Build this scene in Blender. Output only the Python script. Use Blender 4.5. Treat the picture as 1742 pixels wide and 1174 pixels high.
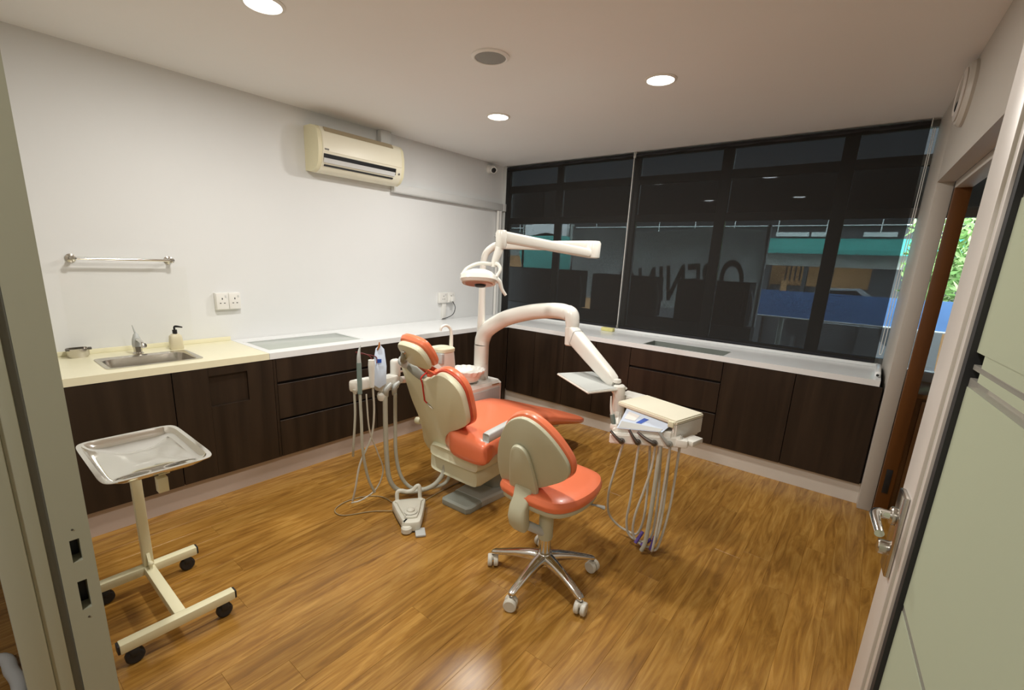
import bpy, bmesh, math, random
from mathutils import Vector as V, Matrix, Euler
random.seed(7)
for o in list(bpy.data.objects): bpy.data.objects.remove(o, do_unlink=True)
SC = bpy.context.scene
COL = SC.collection
PI = math.pi

# ------------------------------------------------------------------ camera
cam_d = bpy.data.cameras.new('camera'); CAM = bpy.data.objects.new('camera', cam_d); COL.objects.link(CAM)
cr, cu, cf = V((.77377, .63195, .04374)), V((-.18000, .15314, .97167)), V((-.60735, .75973, -.23225))
CAM.matrix_world = Matrix(((cr.x, cu.x, -cf.x, 3.5112), (cr.y, cu.y, -cf.y, -4.2957), (cr.z, cu.z, -cf.z, 1.5030), (0, 0, 0, 1)))
cam_d.sensor_fit = 'HORIZONTAL'; cam_d.sensor_width = 36; cam_d.lens = 777.18 / 1742 * 36
cam_d.shift_x = (871 - 855.51) / 1742; cam_d.shift_y = (626.87 - 587) / 1742
cam_d.clip_start = .02; cam_d.clip_end = 200
SC.camera = CAM

# ------------------------------------------------------------------ world, sun, exposure
W = bpy.data.worlds.new('sky'); SC.world = W; W.use_nodes = True
wb = W.node_tree.nodes['Background']; wb.inputs[0].default_value = (.80, .91, 1.0, 1); wb.inputs[1].default_value = 7.0
SC.view_settings.view_transform = 'Standard'; SC.view_settings.look = 'None'
SC.view_settings.gamma = 1; SC.view_settings.use_curve_mapping = False
SC.view_settings.exposure = 0.0
LAMP_W = 19.0            # each ceiling downlight
LAMP_COL = (1.0, .975, .925)

# ------------------------------------------------------------------ materials
MATS = {}
def mat(name, col, rough=.5, metal=0, coat=0, noise=0, nscale=8, bump=0, bscale=60, emit=None, estr=0, trans=0, ior=1.45, spec=.5, stretch=None):
    if name in MATS: return MATS[name]
    m = bpy.data.materials.new(name); m.use_nodes = True; nt = m.node_tree; b = nt.nodes['Principled BSDF']
    b.inputs['Base Color'].default_value = (*col, 1); b.inputs['Roughness'].default_value = rough
    b.inputs['Metallic'].default_value = metal; b.inputs['Coat Weight'].default_value = coat
    b.inputs['Transmission Weight'].default_value = trans; b.inputs['IOR'].default_value = ior
    b.inputs['Specular IOR Level'].default_value = spec
    if emit: b.inputs['Emission Color'].default_value = (*emit, 1); b.inputs['Emission Strength'].default_value = estr
    tc = nt.nodes.new('ShaderNodeNewGeometry')
    src = tc.outputs['Position']
    if stretch:
        mp = nt.nodes.new('ShaderNodeMapping'); mp.inputs['Scale'].default_value = stretch
        nt.links.new(src, mp.inputs['Vector']); src = mp.outputs[0]
    if noise:
        n = nt.nodes.new('ShaderNodeTexNoise'); n.inputs['Scale'].default_value = nscale; n.inputs['Detail'].default_value = 4
        nt.links.new(src, n.inputs['Vector'])
        mx = nt.nodes.new('ShaderNodeMix'); mx.data_type = 'RGBA'
        mx.inputs[6].default_value = (*[max(0, c * (1 - noise)) for c in col], 1)
        mx.inputs[7].default_value = (*[min(1, c * (1 + noise)) for c in col], 1)
        nt.links.new(n.outputs[0], mx.inputs[0]); nt.links.new(mx.outputs[2], b.inputs['Base Color'])
    if bump:
        n2 = nt.nodes.new('ShaderNodeTexNoise'); n2.inputs['Scale'].default_value = bscale
        nt.links.new(src, n2.inputs['Vector'])
        bp = nt.nodes.new('ShaderNodeBump'); bp.inputs['Strength'].default_value = bump; bp.inputs['Distance'].default_value = .002
        nt.links.new(n2.outputs[0], bp.inputs['Height']); nt.links.new(bp.outputs[0], b.inputs['Normal'])
    MATS[name] = m
    return m

def wood_floor_mat():
    m = bpy.data.materials.new('honey_laminate'); m.use_nodes = True; nt = m.node_tree; b = nt.nodes['Principled BSDF']; L = nt.links.new
    g = nt.nodes.new('ShaderNodeNewGeometry'); oi = nt.nodes.new('ShaderNodeObjectInfo')
    mul = nt.nodes.new('ShaderNodeMath'); mul.operation = 'MULTIPLY'; mul.inputs[1].default_value = 37
    L(oi.outputs['Random'], mul.inputs[0])
    cmb = nt.nodes.new('ShaderNodeCombineXYZ'); L(mul.outputs[0], cmb.inputs[2]); L(mul.outputs[0], cmb.inputs[1])
    add = nt.nodes.new('ShaderNodeVectorMath'); add.operation = 'ADD'; L(g.outputs['Position'], add.inputs[0]); L(cmb.outputs[0], add.inputs[1])
    mp = nt.nodes.new('ShaderNodeMapping'); mp.inputs['Scale'].default_value = (18, 1.9, 1); L(add.outputs[0], mp.inputs['Vector'])
    n = nt.nodes.new('ShaderNodeTexNoise'); n.inputs['Scale'].default_value = 1.2; n.inputs['Detail'].default_value = 6; n.inputs['Roughness'].default_value = .6; n.inputs['Distortion'].default_value = 1.6
    L(mp.outputs[0], n.inputs['Vector'])
    mp2 = nt.nodes.new('ShaderNodeMapping'); mp2.inputs['Scale'].default_value = (140, 4, 1); L(add.outputs[0], mp2.inputs['Vector'])
    n2 = nt.nodes.new('ShaderNodeTexNoise'); n2.inputs['Scale'].default_value = 1; n2.inputs['Detail'].default_value = 2; L(mp2.outputs[0], n2.inputs['Vector'])
    r = nt.nodes.new('ShaderNodeValToRGB'); e = r.color_ramp.elements
    e[0].position = .28; e[0].color = (.185, .080, .014, 1); e[1].position = .72; e[1].color = (.46, .255, .062, 1)
    k = e.new(.5); k.color = (.325, .160, .030, 1)
    L(n.outputs[0], r.inputs[0])
    mx = nt.nodes.new('ShaderNodeMix'); mx.data_type = 'RGBA'; mx.blend_type = 'MULTIPLY'; mx.inputs[0].default_value = .35
    L(r.outputs[0], mx.inputs[6]); L(n2.outputs[0], mx.inputs[7])
    hs = nt.nodes.new('ShaderNodeHueSaturation'); mr = nt.nodes.new('ShaderNodeMapRange'); mr.inputs[3].default_value = 1.2; mr.inputs[4].default_value = 1.42
    L(oi.outputs['Random'], mr.inputs[0]); L(mr.outputs[0], hs.inputs['Value']); L(mx.outputs[2], hs.inputs['Color'])
    L(hs.outputs[0], b.inputs['Base Color'])
    b.inputs['Roughness'].default_value = .25; b.inputs['Specular IOR Level'].default_value = .5
    MATS['honey_laminate'] = m; return m

def walnut_mat():
    m = bpy.data.materials.new('dark_walnut_laminate'); m.use_nodes = True; nt = m.node_tree; b = nt.nodes['Principled BSDF']; L = nt.links.new
    g = nt.nodes.new('ShaderNodeNewGeometry')
    mp = nt.nodes.new('ShaderNodeMapping'); mp.inputs['Scale'].default_value = (22, 22, 1.6); L(g.outputs['Position'], mp.inputs['Vector'])
    n = nt.nodes.new('ShaderNodeTexNoise'); n.inputs['Scale'].default_value = .6; n.inputs['Detail'].default_value = 6; n.inputs['Distortion'].default_value = .6; L(mp.outputs[0], n.inputs['Vector'])
    r = nt.nodes.new('ShaderNodeValToRGB'); e = r.color_ramp.elements
    e[0].position = .3; e[0].color = (.016, .0095, .0055, 1); e[1].position = .75; e[1].color = (.040, .024, .014, 1)
    L(n.outputs[0], r.inputs[0]); L(r.outputs[0], b.inputs['Base Color'])
    b.inputs['Roughness'].default_value = .42; b.inputs['Specular IOR Level'].default_value = .35
    MATS['walnut'] = m; return m

def mixmat(name, fac, a, bset):
    """two-shader mix; each shader = (type, colour, roughness)"""
    m = bpy.data.materials.new(name); m.use_nodes = True; nt = m.node_tree; nt.nodes.clear()
    out = nt.nodes.new('ShaderNodeOutputMaterial'); mx = nt.nodes.new('ShaderNodeMixShader')
    for i, (t, c, r) in enumerate((a, bset)):
        s = nt.nodes.new('ShaderNodeBsdf' + t); s.inputs['Color'].default_value = (*c, 1)
        if r is not None and 'Roughness' in s.inputs: s.inputs['Roughness'].default_value = r
        nt.links.new(s.outputs[0], mx.inputs[i + 1])
    mx.inputs[0].default_value = fac
    nt.links.new(mx.outputs[0], out.inputs[0]); MATS[name] = m
    return m, mx, nt

wood_floor_mat(); walnut_mat()
mat('wall_paint', (.77, .78, .775), .6, noise=.02, nscale=3, bump=.05, bscale=120)
mat('ceiling_paint', (.86, .85, .83), .7, noise=.02, nscale=2)
mat('partition_grey', (.50, .465, .41), .45, noise=.03, nscale=3)
mat('frame_alu', (.46, .455, .345), .42, metal=.15, noise=.03, nscale=6)
mat('frame_alu_dark', (.20, .19, .16), .5, noise=.03)
mat('door_alu', (.60, .55, .50), .38, metal=.1, noise=.02)
mat('plinth', (.52, .43, .37), .45, noise=.03, nscale=4)
mat('plinth_light', (.66, .61, .54), .45, noise=.03, nscale=4)
mat('cream_stone', (.84, .80, .58), .3, noise=.03, nscale=30)
mat('white_stone', (.84, .86, .86), .22, noise=.02, nscale=30)
mat('grey_glass_panel', (.44, .48, .44), .15, noise=.04, nscale=10)
mat('recess_grey', (.20, .22, .20), .3, noise=.05, nscale=10)
mat('carcass_black', (.008, .006, .005), .6, noise=.1)
mat('steel', (.58, .55, .50), .22, metal=1, noise=.05, nscale=20)
mat('polished_steel', (.80, .79, .75), .09, metal=1, noise=.03, nscale=9)
mat('chrome', (.78, .78, .76), .1, metal=1, noise=.02)
mat('dark_steel', (.16, .15, .14), .3, metal=.9, noise=.05)
mat('ac_cream', (.80, .75, .52), .4, noise=.02)
mat('ac_front', (.84, .80, .64), .38, noise=.02)
mat('ac_brown', (.38, .31, .20), .5, noise=.05)
mat('black_plastic', (.012, .012, .013), .4, noise=.05)
mat('rubber_black', (.02, .02, .021), .55, noise=.08)
mat('white_plastic', (.82, .81, .77), .35, noise=.02)
mat('trunk_white', (.66, .67, .66), .45, noise=.02)
mat('unit_white', (.80, .785, .72), .25, coat=.2, noise=.015)
mat('shell_cream', (.74, .73, .53), .35, noise=.02)
mat('stool_cream', (.54, .53, .385), .4, noise=.02)
mat('orange_vinyl', (.86, .215, .10), .30, coat=.15, noise=.04, nscale=5, bump=.08, bscale=260)
mat('orange_dark', (.52, .07, .03), .4, noise=.04)
mat('lid_cream', (.84, .80, .64), .3, noise=.02)
mat('arm_grey', (.50, .52, .50), .4, noise=.02)
mat('plate_grey', (.50, .52, .49), .42, noise=.03)
mat('plate_dark', (.30, .32, .28), .5, noise=.03)
mat('hose_grey', (.50, .50, .42), .45, noise=.03)
mat('hose_pale', (.62, .60, .52), .45, noise=.03)
mat('beige_coat', (.80, .76, .52), .35, noise=.02)
mat('caster_grey', (.66, .64, .56), .4, noise=.03)
mat('pedal_grey', (.68, .67, .58), .45, noise=.03)
mat('cable_tan', (.36, .27, .14), .45, noise=.04)
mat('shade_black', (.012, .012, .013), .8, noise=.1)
mat('pedal_dark', (.30, .30, .27), .5, noise=.03)
mat('paper_blue', (.62, .72, .86), .5, noise=.05, nscale=12)
mat('print_blue', (.02, .09, .48), .5, noise=.02)
mat('red_cord', (.62, .03, .02), .5, noise=.04)
mat('maroon_cord', (.12, .012, .012), .5, noise=.04)
mat('purple_rubber', (.12, .07, .30), .5, noise=.04)
mat('teal_grey', (.20, .27, .25), .4, noise=.03)
mat('amber', (.35, .12, .02), .4, noise=.04)
mat('sponge_yellow', (.74, .70, .28), .8, noise=.08, nscale=40)
mat('soap_beige', (.66, .60, .42), .3, noise=.02)
mat('brown_door', (.115, .040, .007), .4, noise=.35, nscale=1.2, stretch=(14, 14, 1))
mat('brown_cabinet', (.26, .13, .045), .45, noise=.3, nscale=1.2, stretch=(14, 14, 1))
mat('blind_tube', (.012, .012, .016), .5, noise=.05)
mat('win_frame', (.30, .31, .30), .45, noise=.03)
mat('win_frame_white', (.68, .70, .68), .4, noise=.02)
mat('speaker_grille', (.30, .30, .28), .6, noise=.1, nscale=200)
mat('downlight_ring', (.80, .78, .72), .4, noise=.02)
mat('lamp_glow', (1, 1, 1), .5, emit=(1, .965, .90), estr=9)
mat('lens_pink', (.60, .40, .34), .2, noise=.05)
mat('concrete', (.56, .56, .50), .8, noise=.3, nscale=3)
mat('dark_concrete', (.10, .10, .10), .8, noise=.2, nscale=2)
mat('asphalt', (.10, .10, .105), .85, noise=.1, nscale=6)
mat('green_awning', (.06, .34, .28), .6, noise=.15, nscale=5)
mat('blue_board', (.15, .29, .58), .5, noise=.12, nscale=1.5)
mat('orange_shop', (.78, .42, .18), .7, noise=.1, nscale=3)
mat('pale_render', (.70, .70, .66), .8, noise=.08, nscale=3)
mat('car_silver', (.55, .57, .58), .25, metal=.4, noise=.03)
mat('leaf_green', (.16, .30, .07), .5, noise=.4, nscale=12)
mat('leaf_pale', (.42, .55, .22), .5, noise=.3, nscale=12)
mat('banner_ink', (.03, .03, .035), .6, noise=.05)
mat('condenser_dark', (.03, .026, .022), .6, noise=.2, nscale=5)
mixmat('frosted_glass', .30, ('Diffuse', (.54, .58, .43), 0), ('Translucent', (.56, .60, .48), None))
mixmat('clear_stripe', .5, ('Transparent', (.86, .88, .84), None), ('Diffuse', (.42, .40, .35), 0))
mixmat('blind_mesh', .115, ('Diffuse', (.030, .028, .026), 0), ('Transparent', (.90, .96, 1.0), None))
mixmat('banner_cloth', .50, ('Diffuse', (.72, .73, .68), 0), ('Translucent', (.80, .81, .76), None))
mixmat('acrylic', .015, ('Transparent', (1, 1, .997), None), ('Glossy', (.9, .9, .88), .05))
mixmat('pouch_film', .45, ('Transparent', (.93, .95, .97), None), ('Glossy', (.85, .87, .9), .12))
gm, gx, gnt = mixmat('window_glass', .05, ('Transparent', (.93, .96, .95), None), ('Glossy', (1, 1, 1), .0))
lw = gnt.nodes.new('ShaderNodeFresnel'); lw.inputs[0].default_value = 1.45; gnt.links.new(lw.outputs[0], gx.inputs[0])
mat('tumbler', (.9, .93, .92), .08, trans=.9, noise=.01)

# ------------------------------------------------------------------ helpers
WM = {}
def _link(o, parent, label=None, cat=None, group=None, kind=None):
    COL.objects.link(o)
    if parent is not None: o.parent = parent
    if label: o['label'] = label
    if cat: o['category'] = cat
    if group: o['group'] = group
    if kind: o['kind'] = kind
    return o
def thing(name, loc, label, cat, rz=0, group=None, kind=None):
    o = bpy.data.objects.new(name, None); o.location = loc; o.rotation_euler = (0, 0, rz); o.empty_display_size = .1
    WM[o] = Matrix.Translation(loc) @ Matrix.Rotation(rz, 4, 'Z')
    return _link(o, None, label, cat, group, kind)
def mk(name, bm, m, parent=None, label=None, cat=None, group=None, kind=None, smooth=35, local=False, base=None):
    """one mesh object; vertices given in world space unless local"""
    if parent is not None and not local:
        bmesh.ops.transform(bm, matrix=WM[parent].inverted(), verts=bm.verts)
    T = WM[parent] if parent is not None else Matrix()
    o_loc = None
    if parent is None and base is not None:
        bmesh.ops.translate(bm, vec=-V(base), verts=bm.verts); o_loc = base; T = Matrix.Translation(base)
    bmesh.ops.recalc_face_normals(bm, faces=bm.faces)
    me = bpy.data.meshes.new(name); bm.to_mesh(me); bm.free()
    if smooth:
        me.shade_smooth(); me.set_sharp_from_angle(angle=math.radians(smooth))
    me.materials.append(MATS[m])
    o = bpy.data.objects.new(name, me)
    if o_loc is not None: o.location = o_loc
    WM[o] = T
    return _link(o, parent, label, cat, group, kind)
def struct(name, bm, m, label=None, parent=None, **k):
    return mk(name, bm, m, parent, label, kind='structure' if parent is None else None, **k)
def NB(): return bmesh.new()
def box(c, s, bev=0, rz=0, bm=None, seg=2, rot=None):
    bm = bm or NB(); t = NB(); bmesh.ops.create_cube(t, size=1)
    bmesh.ops.scale(t, vec=s, verts=t.verts)
    if bev: bmesh.ops.bevel(t, geom=t.edges[:], offset=bev, segments=seg, affect='EDGES', profile=.5)
    M = Matrix.Translation(c) @ (rot.to_4x4() if rot is not None else Matrix.Rotation(rz, 4, 'Z'))
    bmesh.ops.transform(t, matrix=M, verts=t.verts); return merge(bm, t)
def bx(x0, x1, y0, y1, z0, z1, bev=0, bm=None, seg=2):
    return box(((x0 + x1) / 2, (y0 + y1) / 2, (z0 + z1) / 2), (abs(x1 - x0), abs(y1 - y0), abs(z1 - z0)), bev, 0, bm, seg)
def merge(bm, t):
    me = bpy.data.meshes.new('tmp'); t.to_mesh(me); t.free(); bm.from_mesh(me); bpy.data.meshes.remove(me); return bm
def frame(d):
    d = V(d).normalized(); a = V((0, 0, 1)) if abs(d.z) < .9 else V((1, 0, 0))
    x = a.cross(d).normalized(); return x, d.cross(x), d
def loft(rings, bm=None, cap=True, closed=False):
    bm = bm or NB(); R = [[bm.verts.new(p) for p in r] for r in rings]; n = len(R[0])
    pairs = list(zip(R, R[1:])) + ([(R[-1], R[0])] if closed else [])
    for a, b in pairs:
        for i in range(n): bm.faces.new((a[i], a[(i + 1) % n], b[(i + 1) % n], b[i]))
    if cap and not closed:
        if cap != 'end': bm.faces.new(R[0][::-1])
        bm.faces.new(R[-1])
    return bm
def cr_path(pts, n=6):
    P = [V(p) for p in pts]; P = [P[0] * 2 - P[1]] + P + [P[-1] * 2 - P[-2]]; out = []
    for i in range(1, len(P) - 2):
        for k in range(n):
            t = k / n; a, b, c, d = P[i - 1:i + 3]
            out.append(.5 * (2 * b + (c - a) * t + (2 * a - 5 * b + 4 * c - d) * t * t + (3 * b - a - 3 * c + d) * t ** 3))
    out.append(P[-2]); return out
def tube(pts, r, n=10, smooth=0, bm=None, flat=None):
    P = cr_path(pts, smooth) if smooth else [V(p) for p in pts]; m = len(P)
    if not hasattr(r, '__len__'): rr = [r] * m
    else:
        k = len(r); rr = []
        for i in range(m):
            f = i / (m - 1) * (k - 1); a = min(int(f), k - 2) if k > 1 else 0; rr.append(r[a] + (r[a + 1] - r[a]) * (f - a))
    rings = []; x = None
    for i in range(m):
        d = (P[min(i + 1, m - 1)] - P[max(i - 1, 0)]).normalized()
        if x is None: x, y, _ = frame(d)
        x = (x - d * x.dot(d)).normalized(); y = d.cross(x)
        fx, fy = flat or (1, 1)
        rings.append([P[i] + (x * math.cos(2 * PI * k / n) * fx + y * math.sin(2 * PI * k / n) * fy) * rr[i] for k in range(n)])
    return loft(rings, bm)
def cyl(p0, p1, r0, r1=None, n=20, bm=None, bev=0):
    r1 = r0 if r1 is None else r1; p0, p1 = V(p0), V(p1); x, y, d = frame(p1 - p0); L = (p1 - p0).length
    prof = [(r0, 0), (r1, L)] if not bev else [(r0 - bev, 0), (r0, bev), (r1, L - bev), (r1 - bev, L)]
    return loft([[p0 + d * h + (x * math.cos(2 * PI * k / n) + y * math.sin(2 * PI * k / n)) * r for k in range(n)] for r, h in prof], bm)
def lathe(prof, c=(0, 0, 0), d=(0, 0, 1), n=24, bm=None):
    x, y, d = frame(d); c = V(c)
    return loft([[c + d * h + (x * math.cos(2 * PI * k / n) + y * math.sin(2 * PI * k / n)) * max(r, .0004) for k in range(n)] for r, h in prof], bm)
def sring(c, ax, ay, a, b, pw=2.0, n=32):
    out = []; c, ax, ay = V(c), V(ax), V(ay)
    for k in range(n):
        t = 2 * PI * k / n; co, si = math.cos(t), math.sin(t)
        out.append(c + ax * (a * math.copysign(abs(co) ** (2 / pw), co)) + ay * (b * math.copysign(abs(si) ** (2 / pw), si)))
    return out
def smooth_poly(pts, it=2):
    """closed curve through the given 2D points"""
    P = [V((p[0], p[1])) for p in pts]; n = len(P); Q = []; k = 2 * it
    for i in range(n):
        a, b, c, d = P[i - 1], P[i], P[(i + 1) % n], P[(i + 2) % n]
        for q in range(k):
            t = q / k
            Q.append(.5 * (2 * b + (c - a) * t + (2 * a - 5 * b + 4 * c - d) * t * t + (3 * b - a - 3 * c + d) * t ** 3))
    return Q
def inset(P, e):
    n = len(P); ar = sum(P[i].x * P[(i + 1) % n].y - P[(i + 1) % n].x * P[i].y for i in range(n)); sg = 1 if ar > 0 else -1; out = []
    for i in range(n):
        d = (P[(i + 1) % n] - P[i - 1]).normalized(); out.append(P[i] + V((-d.y, d.x)) * (e * sg))
    return out
def pillow(outline, o, ux, uy, un, t0, t1, rim=.02, dome=0, bm=None, scale0=1.0):
    """solid with the given 2D outline, from t0 to t1 along un, edges rounded by rim; dome lifts the t1 face"""
    o, ux, uy, un = V(o), V(ux), V(uy), V(un); cx = sum((p for p in outline), V((0, 0))) / len(outline)
    def ring(e, t, f=1):
        Q = inset(outline, e) if e else outline
        return [o + ux * (cx.x + (p.x - cx.x) * f) + uy * (cx.y + (p.y - cx.y) * f) + un * t for p in Q]
    R = [ring(rim, t0), ring(rim * .3, t0 + rim * .3), ring(0, t0 + rim), ring(0, t1 - rim), ring(rim * .3, t1 - rim * .3), ring(rim, t1)]
    if dome:
        for f, h in ((.8, .45), (.55, .8), (.28, .96), (.03, 1)): R.append(ring(rim, t1 + dome * h, f))
    return loft(R, bm)
def slab(xs, ys, fill, z0, z1, bev=0):
    bm = NB(); nx, ny = len(xs) - 1, len(ys) - 1
    F = {(i, j) for i in range(nx) for j in range(ny) if fill(i, j)}; vs = {}
    def v(i, j, z):
        if (i, j, z) not in vs: vs[(i, j, z)] = bm.verts.new((xs[i], ys[j], z))
        return vs[(i, j, z)]
    for i, j in F:
        bm.faces.new((v(i, j, z1), v(i + 1, j, z1), v(i + 1, j + 1, z1), v(i, j + 1, z1)))
        bm.faces.new((v(i, j + 1, z0), v(i + 1, j + 1, z0), v(i + 1, j, z0), v(i, j, z0)))
        for di, dj, a, b in ((-1, 0, (i, j + 1), (i, j)), (1, 0, (i + 1, j), (i + 1, j + 1)), (0, -1, (i, j), (i + 1, j)), (0, 1, (i + 1, j + 1), (i, j + 1))):
            if (i + di, j + dj) not in F: bm.faces.new((v(*a, z0), v(*b, z0), v(*b, z1), v(*a, z1)))
    return bm
def copy_tree(o, loc=None, rz=None, label=None):
    c = o.copy(); COL.objects.link(c)
    if loc is not None: c.location = loc
    if rz is not None: c.rotation_euler = (0, 0, rz)
    if label: c['label'] = label
    for ch in list(o.children):
        d = ch.copy(); COL.objects.link(d); d.parent = c
        for g in list(ch.children):
            e = g.copy(); COL.objects.link(e); e.parent = d
    return c

# ================================================================== STRUCTURE
CH = 2.512           # ceiling height
CT = .86             # worktop height
# floor with laminate planks (each plank a part)
FL = struct('floor', bx(-.1, 5.6, -6.6, .02, -.12, -.0125), 'brown_cabinet', 'honey brown wood laminate floor of long narrow planks')
FL['category'] = 'floor'; del FL['category']
PW, PL = .128, 1.21
def plank_mesh(L):
    bm = box((0, 0, -.006), (PW - .0004, L - .0004, .012)); t = [e for e in bm.edges if all(v.co.z > -.001 for v in e.verts)]
    bmesh.ops.bevel(bm, geom=t, offset=.0006, segments=1, affect='EDGES')
    me = bpy.data.meshes.new('plank'); bm.to_mesh(me); bm.free(); me.materials.append(MATS['honey_laminate']); return me
pm = {}
k0 = int((.44 - 1.912) / PW) - 1
for k in range(k0, k0 + 31):
    x = 1.912 + PW * (k + .5)
    off = random.random() * PL if k != 0 else (-2.642 + 6.6) % PL
    ys = [-6.6]; y = -6.6 + off
    if off < .08: y += PL
    y_end = -.52 if x < 3.64 else -.05
    while y < y_end - .08: ys.append(y); y += PL
    ys.append(y_end)
    for a, b in zip(ys, ys[1:]):
        if b < -6.0: continue
        key = round(b - a, 3)
        if key not in pm: pm[key] = plank_mesh(b - a)
        o = bpy.data.objects.new('plank', pm[key]); o.location = (x, (a + b) / 2, 0); _link(o, FL)
struct('ceiling', bx(-.1, 5.6, -6.6, .12, CH, CH + .1), 'ceiling_paint', 'plain off-white plastered ceiling')
struct('wall_left', bx(-.12, 0, -6.6, .12, -.1, CH), 'wall_paint', 'white painted side wall above the long worktop')
struct('wall_window_sill', bx(0, 5.6, .0, .12, -.1, .86), 'wall_paint', 'low wall below the window')
struct('wall_front', bx(0, 2.50, -4.285, -4.205, -.1, CH), 'partition_grey', 'partition wall beside the entrance')
struct('wall_front_top', bx(2.50, 3.70, -4.285, -4.205, 2.12, CH), 'partition_grey', 'partition panel above the entrance')
struct('wall_corridor', bx(-.1, 5.6, -6.62, -6.5, -.1, CH), 'wall_paint', 'plain wall of the passage outside')
struct('wall_neighbour', bx(5.5, 5.62, -6.6, .12, -.1, CH), 'wall_paint', 'far wall of the next room')
# entrance frame: left jamb, rebated, two strike slots
J = thing('trim_1', (2.56, -4.25, 0), 'greenish grey aluminium entrance jamb with two dark latch slots', None, kind='structure')
def jamb_strip(y0, y1, x1, m, nm):
    mk(nm, bx(2.50, x1, y0, y1, 0, CH, .0015), m, J)
mk('rebate_face', slab([2.49, 2.58], [-4.238, -4.195], lambda i, j: True, 0, .904), 'frame_alu', J)
for z0, z1 in ((.958, .994), (1.034, CH)): mk('rebate_face', bx(2.49, 2.58, -4.238, -4.195, z0, z1), 'frame_alu', J)
for z0, z1 in ((.904, .958), (.994, 1.034)):
    mk('rebate_face', bx(2.49, 2.58, -4.2095, -4.195, z0, z1), 'frame_alu', J)
    mk('rebate_face', bx(2.49, 2.58, -4.238, -4.2215, z0, z1), 'frame_alu', J)
    mk('latch_slot', bx(2.50, 2.552, -4.2215, -4.2095, z0, z1), 'black_plastic', J, 'black latch slot')
for z in (.888, 1.052): mk('screw', cyl((2.5802, -4.2155, z), (2.581, -4.2155, z), .0016, n=8), 'dark_steel', J)
mk('door_stop', bx(2.50, 2.575, -4.2485, -4.238, 0, CH, .001), 'frame_alu_dark', J)
mk('outer_face', bx(2.50, 2.583, -4.269, -4.2485, 0, CH, .0015), 'frame_alu', J)
mk('outer_face', bx(2.50, 2.588, -4.300, -4.269, 0, CH, .003), 'frame_alu', J)
struct('trim_2', bx(3.735, 3.81, -4.30, -4.20, 0, CH, .004), 'frame_alu', 'aluminium entrance jamb on the hinge side')
# right partition, slightly out of square
AW = math.atan2(.049, .9988)
def wbox(s0, s1, t0, t1, z0, z1, bev=0):
    es, et = V((.0490, -.9988, 0)), V((.9988, .0490, 0))
    c = V((3.62, 0, 0)) + es * ((s0 + s1) / 2) + et * ((t0 + t1) / 2); c.z = (z0 + z1) / 2
    return box(c, (abs(t1 - t0), abs(s1 - s0), z1 - z0), bev, AW)
struct('wall_right', wbox(0, .645, 0, .075, 0, CH, .002), 'partition_grey', 'narrow warm grey wall pier between window and side doorway')
struct('wall_right_header', wbox(.645, 2.25, 0, .075, 2.03, CH), 'partition_grey', 'warm grey panel above the side doorway')
struct('wall_right_near', wbox(2.25, 4.22, 0, .075, 0, CH), 'partition_grey', 'warm grey partition behind the open glass door')
DF = thing('trim_3', (3.74, -.67, 0), 'brown wooden frame post of the side doorway with black strike plate', None, kind='structure')
mk('frame_post', wbox(.66, .70, .076, .145, 0, 2.03, .002), 'brown_door', DF)
mk('strike_plate', wbox(.70, .704, .095, .125, .17, .33, .001), 'black_plastic', DF, 'black strike plate')
mk('head_bar', wbox(.66, 2.2, .076, .145, 1.99, 2.03, .002), 'partition_grey', DF)
# plinths
struct('baseboard_left', bx(.545, .57, -4.205, -.57, 0, .145), 'plinth', 'pinkish beige plinth under the sink-side cabinets')
struct('baseboard_back', bx(.545, 3.648, -.57, -.545, 0, .145), 'plinth_light', 'pale beige plinth under the window-side cabinets')
# ---------------- windows
def window(name, xs, widths, z_rows, label, x0, x1, gl='window_glass'):
    w = thing(name, ((x0 + x1) / 2, .04, CT), label, None, kind='structure')
    for i, (x, hw) in enumerate(zip(xs, widths)):
        mk('mullion', bx(x - hw, x + hw, .005, .065, CT, CH, .002), 'win_frame', w)
    for a, b in z_rows: 
        for i in range(len(xs) - 1):
            mk('transom', bx(xs[i] + widths[i], xs[i + 1] - widths[i + 1], .008, .062, a, b, .002), 'win_frame', w)
    for i in range(len(xs) - 1):
        for (a, b), (c, d) in zip(z_rows, z_rows[1:]):
            mk('pane', bx(xs[i] + widths[i], xs[i + 1] - widths[i + 1], .034, .040, b, c), gl, w)
    return w
ROWS = [(CT, .915), (1.90, 1.965), (2.235, 2.305), (2.47, CH)]
W1 = window('window_1', [.03, .72, 1.555, 2.35, 3.17, 3.65], [.03, .033, .04, .042, .045, .022], ROWS,
            'wide window of fixed grey-framed panes behind two dark blinds', 0, 3.62)
mk('jamb_lining', bx(.0, .045, -.055, .004, CT, CH, .003), 'win_frame_white', W1)
mk('sill_ledge', bx(.045, 3.60, -.062, .004, CT, .884, .004), 'white_stone', W1)
window('window_2', [3.72, 4.35, 5.0], [.02, .04, .04], [(.80, .86), (1.90, 1.965), (2.235, 2.305), (2.47, CH)], 'window of the next room seen through the side doorway', 3.7, 5.0)
struct('wall_window_end', bx(5.04, 5.6, 0, .12, .86, CH), 'wall_paint', 'wall end of the next room')

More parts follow.
